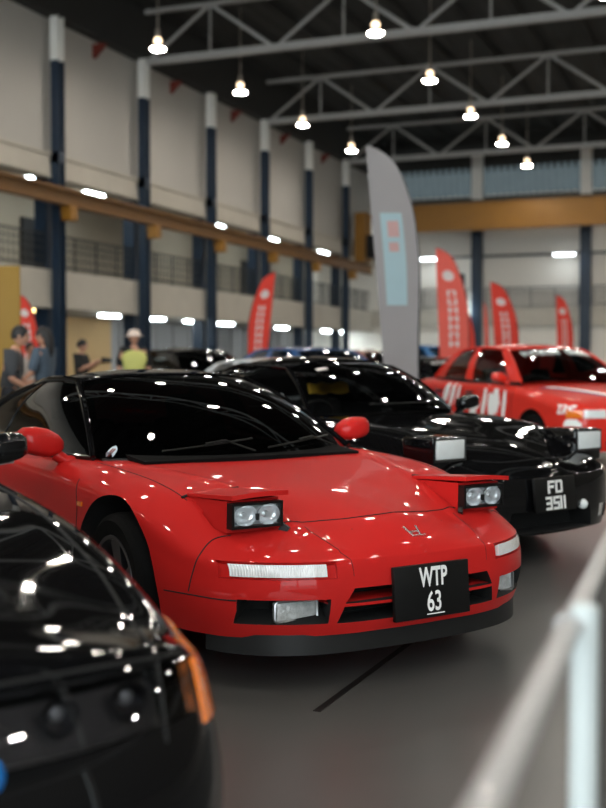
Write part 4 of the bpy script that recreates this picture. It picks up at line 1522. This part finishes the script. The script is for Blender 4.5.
def repaint(root, label, cx, cy, yaw, paint, group=None, sz=1.0, skip=()):
    r = root.copy()
    COL.objects.link(r)
    r.location = W(cx, cy, 0)
    r.rotation_euler = (0, 0, math.radians(yaw) + A)
    r.scale = (sz, sz, sz)
    r['label'] = label
    if group:
        r['group'] = group
    for ch in list(root.children):
        if ch.name.split('.')[0] in skip:
            continue
        c = ch.copy()
        COL.objects.link(c)
        c.parent = r
        for i, sl in enumerate(c.material_slots):
            if sl.material in PAINTS:
                sl.link = 'OBJECT'
                sl.material = paint
        for g_ in list(ch.children):
            d = g_.copy()
            COL.objects.link(d)
            d.parent = c
    return r


PAINTS = [M['red_rally']]
MARKS = ('windscreen_lettering', 'wing_lettering', 'door_graphic', 'round_sticker', 'bonnet_stripe')
grp = 'cars parked in the rows behind'
repaint(rally, 'black saloon at the left edge, behind the red coupe and its black roof', -3.35, 9.6, -57, M['black_far'], grp, .95, MARKS)
repaint(rally, 'low white car showing a sliver of roof between the two coupes', .54, 11.8, -57, M['white_paint'], grp, .90, MARKS)
repaint(rally, 'black car roof in front of the yellow vest, behind the red coupe', -1.43, 21.5, -57, M['black_far'], grp, 1.06, MARKS)
repaint(rally, 'dark blue car roof showing above the black coupe', .98, 17.5, -57, M['blue_paint'], grp, 1.045, MARKS)
repaint(rally, 'rust red car roof left of the grey flag foot', 2.6, 27.5, -57, M['rust_paint'], grp, 1.08, MARKS)
repaint(rally, 'bright blue car between the grey flag and the nearest red flag', 4.7, 30.5, -57, M['azure_paint'], grp, 1.2, MARKS)
repaint(rally, 'low black car with white screen lettering between black coupe and red saloon', 3.09, 19.5, -57, M['black_far'], grp, .93, MARKS[1:])


# ================================================================== black car in the foreground
def near_black():
    root = car_root('saloon_car', 'black car in the near left corner with amber corner light', -1.24, 2.34, -57.7)
    b = Body(dict(
        name='near_black', paint=M['black'], nu=140, nv=64,
        plan=[(.99, 0, .90), (.985, .3, .82), (.96, .52, .70), (.905, .68, .55), (.80, .785, .38), (.65, .832, .2), (.40, .845, .05), (0, .855, -.2), (-.6, .85, -.7), (-1.2, .85, -1.25), (-1.8, .85, -1.8),
              (-2.6, .855, -2.55), (-3.0, .84, -2.9), (-3.3, .78, -3.1), (-3.44, .6, -3.25), (-3.5, .3, -3.35), (-3.5, 0, -3.4)],
        zc=[(1, .735), (.9, .758), (.7, .785), (.3, .835), (-.3, .885), (-.6, .90), (-2.7, .96), (-3.5, .94)],
        zk=[(1, .722), (.8, .726), (.65, .732), (.4, .782), (.15, .828), (-.2, .872), (-.6, .905), (-1, .905), (-2.7, .94), (-3.5, .92)],
        yk=[(1, .6), (.6, .73), (0, .755), (-3.5, .74)],
        zsh=[(1, .718), (.85, .704), (.75, .680), (.65, .655), (.4, .70), (0, .782), (-.6, .835), (-2.6, .86), (-3.5, .85)],
        zs=[(1, .20), (0, .20), (-3.5, .27)], levels=[0, .22, .48, .74, 1.0], inset=[.03, .006, 0, .004, .02], topin=[.13, .13, .125, .11, .075, .045, .025, .02]))
    c = MB()
    wells(c, -2.6, .31, .88, .375)
    c.box((-1.65, 0, 1.05), (1.7, 1.2, 1.3), bev=.08)
    for s in (1, -1):
        c.slab(*b.band('front', *sorted((s * .30, s * .720)), .590, lambda y: .690, .07, .2, 20, 4))
    c.prism([(-.28, .60), (.28, .60), (.28, .68), (-.28, .68)], .9, 1.2, 0)
    c.prism([(-.55, .26), (.55, .26), (.5, .40), (-.5, .40)], .82, 1.2, 0)
    b.finish(c, root)
    for s in (1, -1):
        P, Q = b.band('front', *sorted((s * .315, s * .716)), .594, lambda y: .686, .006, .0, 20, 5)
        hl = MB().slab(P, Q).build('headlamp', M['smoked'], root, sharp=40)
        for y, r in ((.44, .030), (.575, .030)):
            mb = MB()
            p, n = b.front(s * y, .636)
            X = Matrix.Translation(p + Vector((-.045, 0, 0))) @ Matrix.Rotation(PI / 2, 4, 'Y')
            mb.lathe([(r, .012), (r * 1.05, .02), (r * .9, .0), (r * .5, -.012), (1e-4, -.016)], 24, X)
            mb.build('projector', M['dark_alloy'], hl)
            MB().ball(p + Vector((-.052, 0, 0)), (.010, .014, .014), X=None).build('bulb', M['chrome'], hl)
        P, Q = b.band('side', .640, .735, .566, lambda x: .652 - .03 * max(0, x - .68), .01, .006, 14, 6, s)
        P2, Q2 = b.band('front', *sorted((s * .724, s * .826)), .566, .672, .01, .007, 12, 6)
        MB().slab(P, Q).slab(P2, Q2).build('indicator_lens', M['amber'], root, sharp=40)
        P, Q = b.band('front', *sorted((s * .33, s * .71)), .598, .682, .066, -.050, 16, 4)
        MB().slab(P, Q).build('lamp_backplate', M['lamp_grey'], hl)
        mb = MB()
        b.seam(mb, [(s * .31, .702), (s * .55, .700), (s * .70, .690)], 'front', s, .004)
        b.seam(mb, [(.90, s * .62), (.5, s * .70), (0, s * .735), (-.55, s * .74)], 'top', r=.004)
        b.seam(mb, [(-.52, .80), (-.55, .5), (-.52, .22)], 'side', s, .004)
        mb.build('panel_seam', M['void'], root)
        wing_mirror(root, -.95, s * .905, .930, .17, .115, .13, M['black'], (.03, -.13, -.06))
        P, Q = b.band('front', *sorted((s * .60, s * .70)), .30, .36, .008, .006, 8, 4)
        MB().slab(P, Q).build('fog_lamp', M['fogglass'], root, sharp=40)
    p, n = b.front(.300, .585)
    mb = MB().ball(p + Vector((.004, 0, .0)), (.012, .024, .030))
    mb.build('badge', M['blue_badge'], root)
    mb = MB()
    for k in range(4):
        mb.box((.925, 0, .29 + k * .03), (.02, 1.0, .006))
    mb.build('grille', M['plastic'], root)
    g = dict(cowl=[(-.42, 0, .905), (-.47, .35, .90), (-.62, .72, .875)],
             header=[(-1.15, 0, 1.34), (-1.17, .3, 1.335), (-1.25, .54, 1.31)],
             belt=[(-.62, .72, .875), (-1.3, .775, .90), (-2.0, .775, .92), (-2.8, .70, .94)],
             edge=[(-1.25, .54, 1.31), (-1.6, .57, 1.335), (-2.0, .57, 1.33), (-2.3, .55, 1.30)],
             rear_header=[(-2.36, 0, 1.33), (-2.34, .3, 1.325), (-2.3, .55, 1.30)], rear_base=[(-2.98, 0, .975), (-2.95, .35, .97), (-2.8, .70, .94)],
             sides=[(0, .56, 'window'), (.56, .64, 'pillar'), (.64, .88, 'window'), (.88, 1.0, 'pillar')], wbulge=.03, rbulge=.02)
    greenhouse(root, g, M['window'], M['black'], M['black'], M['black'])
    cabin(root, -.78, -2.3, .58, .32, .88)
    for x in (0, -2.6):
        for y in (-.745, .745):
            wheel(root, x, y, .31, .21, .20, 5, M['dark_alloy'], .06)
    return root


near_black()
# ================================================================== barrier in the near right corner
def barrier():
    p = W(.383, 1.515, 0)
    o = thing('barrier', 'white post and rail barrier in the near right corner', 'barrier', p)
    mb = MB()
    mb.lathe([(0, .012), (.0195, .012), (.0195, .885), (.0185, .893), (.012, .897), (0, .898)], 32)
    post = mb.build('post', M['barrier_white'], o)
    mb = MB().lathe([(0, 0), (.16, 0), (.16, .008), (.15, .014), (.03, .020), (.024, .05), (0, .05)], 40)
    mb.build('base_plate', M['barrier_white'], o)
    dirc = (Vector((W(.361, 1.49) - W(.144, .866)))).normalized()
    c0 = W(.357, 1.495, .868)
    a, b = c0 - dirc * 1.05, c0 + dirc * 4.0
    a, b = a - p, b - p
    mb = MB().tube([a, a.lerp(b, .35), a.lerp(b, .7), b], (.0115), 20, sx=1.4, up=(0, 0, 1))
    mb.build('rail', M['barrier_grey'], o)
    side = Vector((dirc.y, -dirc.x, 0))
    cc = c0 + dirc * .03 - p
    mb = MB()
    mb.tube([cc - dirc * .022, cc + dirc * .022], .0145, 24, sx=1.5, up=(0, 0, 1))
    mb.bar(cc, Vector((0, 0, .868)), .022, .018)
    mb.build('rail_clamp', M['barrier_grey'], o)
    # the far post carrying the other end of the rail
    e = b
    mb = MB().lathe([(0, .012), (.0195, .012), (.0195, .885), (.0185, .893), (.012, .897), (0, .898)], 32, Matrix.Translation((e.x, e.y, 0)))
    mb.build('post', M['barrier_white'], o)
    mb = MB().lathe([(0, 0), (.16, 0), (.16, .008), (.15, .014), (.03, .020), (.024, .05), (0, .05)], 40, Matrix.Translation((e.x, e.y, 0)))
    mb.build('base_plate', M['barrier_white'], o)


M['barrier_white'] = mat('white_barrier_paint', rgb(204, 212, 212), 0.35, vary=0.04, scale=12, coat=.3)
M['barrier_grey'] = mat('grey_barrier_rail', rgb(180, 180, 180), 0.4, vary=0.05, scale=12, coat=.2)
barrier()

# ================================================================== feather flags
M['flag_red'] = fabric('red_flag_cloth', (0.80, 0.07, 0.045, 1), .3)
M['flag_pale'] = fabric('faded_red_flag_cloth', (0.85, 0.17, 0.13, 1), .35)
M['flag_grey'] = fabric('grey_flag_cloth', (0.33, 0.31, 0.31, 1), .25)
M['flag_white'] = fabric('white_flag_print', (0.82, 0.78, 0.76, 1), .3)
M['flag_blue'] = fabric('pale_blue_flag_print', (0.40, 0.54, 0.58, 1), .3)
M['flag_pink'] = fabric('pink_flag_print', (0.58, 0.36, 0.34, 1), .3)


def feather(label, px, d, foot_px, top_y, tip_dx, width, cloth, group, lean=0.0, low=.5, prints='text', z_low=.55):
    """px: column of the pole low down; tip_dx: how far the tip bows sideways (m, + = right in the view)"""
    base = W((px - 303) / 1122.0 * d, d)
    z1 = H + (361 - top_y) / 1122.0 * d
    o = thing('feather_flag', label, 'flag', base, A, group)
    sg = 1 if tip_dx > 0 else -1
    pole = [(0, 0, .04), (lean * .3, 0, z1 * .35), (lean * .62, 0, z1 * .66), (lean + tip_dx * .16, 0, z1 * .83), (lean + tip_dx * .52, 0, z1 * .955), (lean + tip_dx, 0, z1)]
    pc = curve(pole, 60)
    mb = MB().tube([Vector(p) for p in pc], [.014 - .008 * k / 59 for k in range(60)], 8)
    mb.build('pole', M['satin'], o)
    mb = MB()
    for k in range(4):
        a = PI / 4 + k * PI / 2
        mb.bar((0, 0, .02), (.38 * math.cos(a), .38 * math.sin(a), .02), .035, .02)
    mb.lathe([(0, 0), (.06, 0), (.06, .03), (.02, .12), (0, .12)], 16)
    mb.build('base', M['plastic'], o)
    # cloth hangs between the bowed pole and a straight free edge
    n, m = 44, 9
    zz = np.linspace(z_low, z1 - .005, n)
    G = np.zeros((n, m, 3))
    ztop = pc[:, 2]
    for i, z in enumerate(zz):
        xp = np.interp(z, ztop, pc[:, 0])
        t = (z - z_low) / (z1 - z_low)
        xe_low = np.interp(z_low, ztop, pc[:, 0]) + sg * width
        xe = xe_low + (lean + tip_dx - xe_low) * (t ** 1.0)
        if (xe - xp) * sg < .004:
            xe = xp + sg * .004
        for j in range(m):
            u = j / (m - 1)
            G[i, j] = (xp + (xe - xp) * u, .018 * math.sin(6 * t + 3 * u) * u, z)
    mb = MB().slab(G + np.array((0, .0015, 0)), G - np.array((0, .0015, 0)))
    mb.build('cloth', cloth, o, sharp=80)

    def on(t, u, off):
        z = t * (n - 1)
        i = min(int(z), n - 2)
        f = z - i
        w = u * (m - 1)
        j = min(int(w), m - 2)
        g = w - j
        q = (G[i, j] * (1 - f) + G[i + 1, j] * f) * (1 - g) + (G[i, j + 1] * (1 - f) + G[i + 1, j + 1] * f) * g
        return (q[0], q[1] + off, q[2])
    if prints == 'text':
        for off in (-.005, .005):
            rr = random.Random(int(px))
            mb = MB()
            for (a, b) in [(.05, .26), (.31, .72)]:
                k = max(3, int((b - a) / .055))
                for q in range(k):
                    t0 = a + (b - a) * q / k
                    t1 = t0 + (b - a) / k * .74
                    u0, u1 = .34, .66
                    mid = (t0 + t1) / 2
                    for (ta, tb, ua, ub) in ((t0, t1, u0, u0 + .09), (t0, t1, u1 - .09, u1), ((t0, t0 + .008, u0, u1), (mid - .004, mid + .004, u0, u1), (t1 - .008, t1, u0, u1))[rr.randrange(3)]):
                        vs = [on(ta, ua, off), on(ta, ub, off), on(tb, ub, off), on(tb, ua, off)]
                        mb.add(vs, [(0, 1, 2, 3)])
            mb.build('lettering', M['flag_white'], o, smooth=False)
            c = []
            for q in range(20):
                an = 2 * PI * q / 20
                c.append(on(.805 + .038 * math.sin(an), .52 + .24 * math.cos(an), off))
            MB().add(c, [tuple(range(20))]).build('emblem', M['flag_white'], o, smooth=False)
    elif prints == 'panel':
        for nm, m_, t0, t1, u0, u1 in (('print', 'flag_blue', .40, .745, .30, .80), ('print', 'flag_pink', .655, .715, .40, .66), ('print', 'flag_pink', .60, .635, .44, .66)):
            mb = MB()
            off = -.005 if m_ == 'flag_blue' else -.008
            P = np.array([[on(t0 + (t1 - t0) * a, u0 + (u1 - u0) * b, off) for b in np.linspace(0, 1, 6)] for a in np.linspace(0, 1, 16)])
            mb.slab(P, P + np.array((0, .002, 0)))
            mb.build(nm, M[m_], o, sharp=80)
    return o


fg_ = 'feather flags'
feather('tall grey feather flag with a pale blue printed panel', 419, 15.0, 0, 146, -.70, .42, M['flag_grey'], fg_, lean=-.02, prints='panel')
feather('tallest red feather flag, rising left of the red rally saloon', 471, 25.0, 0, 248, -.66, .66, M['flag_pale'], fg_, lean=-.14)
feather('red feather flag in the middle above the roof of the red saloon', 521, 33.0, 0, 282, -.72, .68, M['flag_red'], fg_, lean=-.20)
feather('smallest red feather flag, near the right edge before the far wall', 574, 42.0, 0, 295, -.58, .60, M['flag_red'], fg_, lean=-.12)
feather('red feather flag leaning right, left of the grey flag', 245.5, 30.0, 0, 272, .62, .48, M['flag_red'], fg_, lean=.18)
feather('red feather flag beside the yellow board at the left edge', 41, 22.0, 0, 293, -.42, .42, M['flag_red'], fg_, lean=-.06)
feather('short red feather flag half hidden behind the tallest one', 476, 46.0, 0, 308, -.44, .45, M['flag_red'], fg_, lean=-.12, prints='none')
feather('slim red feather flag seen almost edge on by the far column', 489, 40.0, 0, 302, -.16, .14, M['flag_pale'], fg_, lean=-.04, prints='none')

# yellow board at the left edge
M['board'] = mat('mustard_board', rgb(142, 108, 20), .6, vary=.08, scale=2)
o = thing('display_board', 'tall mustard yellow board standing at the left edge', 'board', W(-5.0, 17.0), A)
MB().box((0, 0, 1.36), (1.46, .05, 2.60), bev=.008).build('panel', M['board'], o)
for x in (-.6, .6):
    MB().box((x, .03, .05), (.06, .6, .10), bev=.01).build('foot', M['plastic'], o)
# ================================================================== visitors
M['skin'] = mat('skin', rgb(190, 140, 115), .55, vary=.06)
M['hair'] = mat('dark_hair', rgb(22, 20, 20), .6, vary=.2, scale=40)
M['eye'] = mat('dark_eye', rgb(20, 16, 14), .2, vary=0)
M['vest'] = mat('high_visibility_yellow', rgb(196, 196, 112), .7, vary=.06)
M['shirt_grey'] = mat('charcoal_shirt', rgb(58, 60, 64), .85, vary=.1)
M['shirt_blue'] = mat('slate_shirt', rgb(70, 84, 98), .85, vary=.1)
M['shirt_white'] = mat('white_shirt', rgb(205, 200, 198), .8, vary=.05)
M['shirt_black'] = mat('black_shirt', rgb(28, 28, 30), .85, vary=.1)
M['trousers'] = mat('dark_trousers', rgb(36, 38, 44), .85, vary=.1)
M['hat'] = mat('off_white_hat', rgb(226, 208, 196), .8, vary=.05)
M['shoe'] = mat('dark_shoe', rgb(24, 24, 26), .5, vary=.1)


def skin_mesh(name, verts, edges, radii, m, root_i=0, level=2, extra=None):
    me = bpy.data.meshes.new(name)
    me.from_pydata(verts, edges, [])
    o = bpy.data.objects.new(name, me)
    COL.objects.link(o)
    o.modifiers.new('skin', 'SKIN')
    sk = me.skin_vertices[0].data
    for i, r in enumerate(radii):
        sk[i].radius = r if hasattr(r, '__len__') else (r, r)
        sk[i].use_root = (i == root_i)
    s = o.modifiers.new('sub', 'SUBSURF')
    s.levels = level
    dg = bpy.context.evaluated_depsgraph_get()
    dg.update()
    ev = bpy.data.meshes.new_from_object(o.evaluated_get(dg))
    bpy.data.objects.remove(o)
    mb = MB()
    mb.add([v.co for v in ev.vertices], [tuple(p.vertices) for p in ev.polygons])
    bpy.data.meshes.remove(ev)
    if extra:
        extra(mb)
    return mb


def person(label, cx, cy, face_deg, height, top, pose='down', hat=False, long_hair=False, bend=0.0, vest=False):
    """face_deg: direction faced in the view (0 = right, -90 = towards the camera)"""
    k = height / 1.75
    root = thing('person', label, 'person', W(cx, cy, 0), math.radians(face_deg) + A)
    f = lambda z: bend * max(0, z - .95) ** 1.2
    V, E, R = [], [], []

    def j(x, y, z, r, par=None):
        V.append(((x + f(z)) * k, y * k, z * k))
        R.append((r[0] * k, r[1] * k) if hasattr(r, '__len__') else r * k)
        if par is not None:
            E.append((par, len(V) - 1))
        return len(V) - 1
    pel = j(0, 0, .95, (.15, .11))
    wai = j(.01, 0, 1.10, (.135, .10), pel)
    che = j(0, 0, 1.29, (.16, .115), wai)
    nb = j(-.01, 0, 1.46, (.065, .06), che)
    nk = j(.01, 0, 1.53, .055, nb)
    J = {}
    for s in (1, -1):
        hip = j(0, .095 * s, .88, .095, pel)
        kn = j(.02, .11 * s, .49, .060, hip)
        an = j(-.02, .12 * s, .09, .042, kn)
        toe = j(.13, .14 * s, .035, .038, an)
        sh = j(0, .19 * s, 1.41, .060, che)
        if pose == 'down':
            el, wr = (-.03, .25 * s, 1.12), (.08, .24 * s, .88)
        elif pose == 'hold':
            el, wr = (.06, .25 * s, 1.16), (.30, .09 * s, 1.30)
        else:
            el, wr = (.05, .27 * s, 1.13), (.26, .16 * s, 1.02)
        e = j(*el, .045, sh)
        w_ = j(*wr, .030, e)
        J[s] = (Vector(V[e]), Vector(V[w_]))
    hc = Vector(((.03 + f(1.64)) * k, 0, 1.635 * k))

    def extra(mb):
        # head with nose, ears, mouth ridge
        vs, fs = [], []
        nu, nv = 20, 14
        for a in range(nv + 1):
            th = PI * a / nv
            for b in range(nu):
                ph = 2 * PI * b / nu
                x, y, z = math.sin(th) * math.cos(ph), math.sin(th) * math.sin(ph), math.cos(th)
                jaw = 1 - .28 * max(0, -z) ** 1.3
                px_ = (.098 * x * jaw + (.012 if x > 0 and z < 0 else 0) * (-z))
                nose = .020 * math.exp(-((z + .12) / .16) ** 2 - (y / .16) ** 2) if x > 0 else 0
                mouth = .006 * math.exp(-((z + .50) / .10) ** 2 - (y / .3) ** 2) if x > 0 else 0
                sock = -.008 * math.exp(-((z - .08) / .14) ** 2 - ((abs(y) - .38) / .2) ** 2) if x > 0 else 0
                vs.append(hc + Vector((px_ + nose + mouth + sock, .076 * y * jaw, .118 * z)) * k)
        for a in range(nv):
            for b in range(nu):
                fs.append((a * nu + b, a * nu + (b + 1) % nu, (a + 1) * nu + (b + 1) % nu, (a + 1) * nu + b))
        mb.add(vs, fs)
        for s in (1, -1):
            mb.ball(hc + Vector((-.005, .078 * s, -.01)) * k, (.020 * k, .010 * k, .032 * k), 10, 8)
            e, w_ = J[s]
            d = (w_ - e).normalized()
            side = d.cross(Vector((0, 0, 1)))
            side = side.normalized() if side.length > .1 else Vector((1, 0, 0))
            up = side.cross(d).normalized()
            c = w_ + d * .05 * k
            mb.tube([w_, w_ + d * .03 * k, w_ + d * .085 * k], [.026 * k, .036 * k, .036 * k], 10, sx=1.0)
            for q, ln in enumerate((.062, .075, .070, .055)):
                b0 = w_ + d * .080 * k + side * (q - 1.5) * .017 * k
                mb.tube([b0, b0 + (d - up * .25).normalized() * ln * .5 * k, b0 + (d * .75 - up * .6).normalized() * ln * k], [.009 * k, .0085 * k, .007 * k], 8)
            b0 = w_ + d * .03 * k + side * .03 * k * s
            mb.tube([b0, b0 + (d * .5 + side * s * .9).normalized() * .035 * k, b0 + (d + side * s * .5).normalized() * .06 * k], [.012 * k, .010 * k, .008 * k], 8)
    skin_mesh('body', V, E, R, M['skin'], 0, 2, extra).build('body', M['skin'], root, sharp=80)
    # clothes: the same skeleton a little fatter
    def cloth(name, idx, grow, m, sleeves=None):
        mp = {a: i for i, a in enumerate(idx)}
        vv = [V[a] for a in idx]
        ee = [(mp[a], mp[b]) for a, b in E if a in mp and b in mp]
        rr = [((R[a][0] + grow, R[a][1] + grow) if hasattr(R[a], '__len__') else (R[a] + grow,) * 2) for a in idx]
        return skin_mesh(name, vv, ee, rr, m).build(name, m, root, sharp=80)
    # joints: 0 pel 1 waist 2 chest 3 nb 4 neck; side s: 5 hip 6 knee 7 ankle 8 toe 9 sh 10 el 11 wr; other side +7
    cloth('shirt', [0, 1, 2, 3, 9, 10, 16, 17], .030 * k, top)
    cloth('trousers', [0, 1, 5, 6, 7, 12, 13, 14], .012 * k, M['trousers'])
    for i in (7, 14):
        mb = MB()
        a, t = Vector(V[i]), Vector(V[i + 1])
        mb.ball(((a.x + t.x) / 2 + .01 * k, (a.y + t.y) / 2, .05 * k), (.14 * k, .052 * k, .05 * k), 14, 8)
        mb.build('shoe', M['shoe'], root)
    if vest:
        cloth('vest', [0, 1, 2, 3, 9, 16], .046 * k, M['vest'])
    mb = MB()
    for s in (1, -1):
        mb.ball(hc + Vector((.086, .030 * s, .008)) * k, .011 * k, 10, 8)
    mb.build('eye', M['eye'], root)
    mb = MB()
    vs, fs = [], []
    nu, nv = 20, 8
    for a in range(nv + 1):
        th = PI * .62 * a / nv
        for b in range(nu):
            ph = 2 * PI * b / nu
            front = max(0, math.cos(ph))
            t2 = th * (1 - .42 * front ** 2)
            vs.append(hc + Vector((-.008 + .107 * math.sin(t2) * math.cos(ph), .086 * math.sin(t2) * math.sin(ph), .012 + .122 * math.cos(t2))) * k)
    for a in range(nv):
        for b in range(nu):
            fs.append((a * nu + b, a * nu + (b + 1) % nu, (a + 1) * nu + (b + 1) % nu, (a + 1) * nu + b))
    mb.add(vs, fs)
    if long_hair:
        mb.tube([hc + Vector((-.05, 0, .05)) * k, hc + Vector((-.095, 0, -.06)) * k, hc + Vector((-.11, 0, -.20)) * k, hc + Vector((-.10, 0, -.34)) * k], [.07 * k, .075 * k, .06 * k, .02 * k], 12)
    mb.build('hair', M['hair'], root, sharp=80)
    if hat:
        mb = MB().lathe([(0, .135), (.06, .130), (.095, .10), (.104, .05), (.108, .035), (.165, .022), (.168, .018), (.106, .024), (.10, .03)], 28, Matrix.Translation(hc) @ Matrix.Scale(k, 4))
        mb.build('hat', M['hat'], root)
    return root, hc


person('person in a charcoal shirt at the left edge, before the yellow board', -3.20, 12.2, 5, 1.60, M['shirt_grey'], 'carry', bend=.18)
person('person with long dark hair in a slate shirt, beside the first navy column', -3.36, 14.6, 165, 1.66, M['shirt_blue'], 'carry', long_hair=True)
person('person in a white shirt under the leftmost red flag', -4.48, 18.4, -60, 1.52, M['shirt_white'], 'down')
_, hcam = person('person in black holding up a camera, right of the first column', -3.95, 20.0, -10, 1.60, M['shirt_black'], 'hold')
person('person in a yellow vest and pale brimmed hat', -2.86, 19.0, -70, 1.74, M['shirt_black'], 'down', hat=True, vest=True)
person('distant person in a dark shirt, left one of the pair by the second column', -4.67, 41.0, -90, 1.72, M['shirt_black'], 'down')
person('distant person in a grey shirt, right one of the pair by the second column', -3.98, 40.5, -70, 1.70, M['shirt_grey'], 'down')
# the camera held up by the person in black
p = W(-3.95, 20.0)
o = thing('handheld_camera', 'black camera held up in front of the face of the person in black', 'camera', p + Matrix.Rotation(math.radians(-10) + A, 4, 'Z') @ Vector((.43, 0, 1.235)), math.radians(-10) + A)
MB().box((0, 0, 0), (.06, .14, .10), bev=.01).build('camera_body', M['satin'], o)
MB().lathe([(0, 0), (.038, 0), (.040, .09), (.032, .10), (0, .095)], 20, Matrix.Translation((.03, 0, 0)) @ Matrix.Rotation(PI / 2, 4, 'Y')).build('lens', M['plastic'], o)
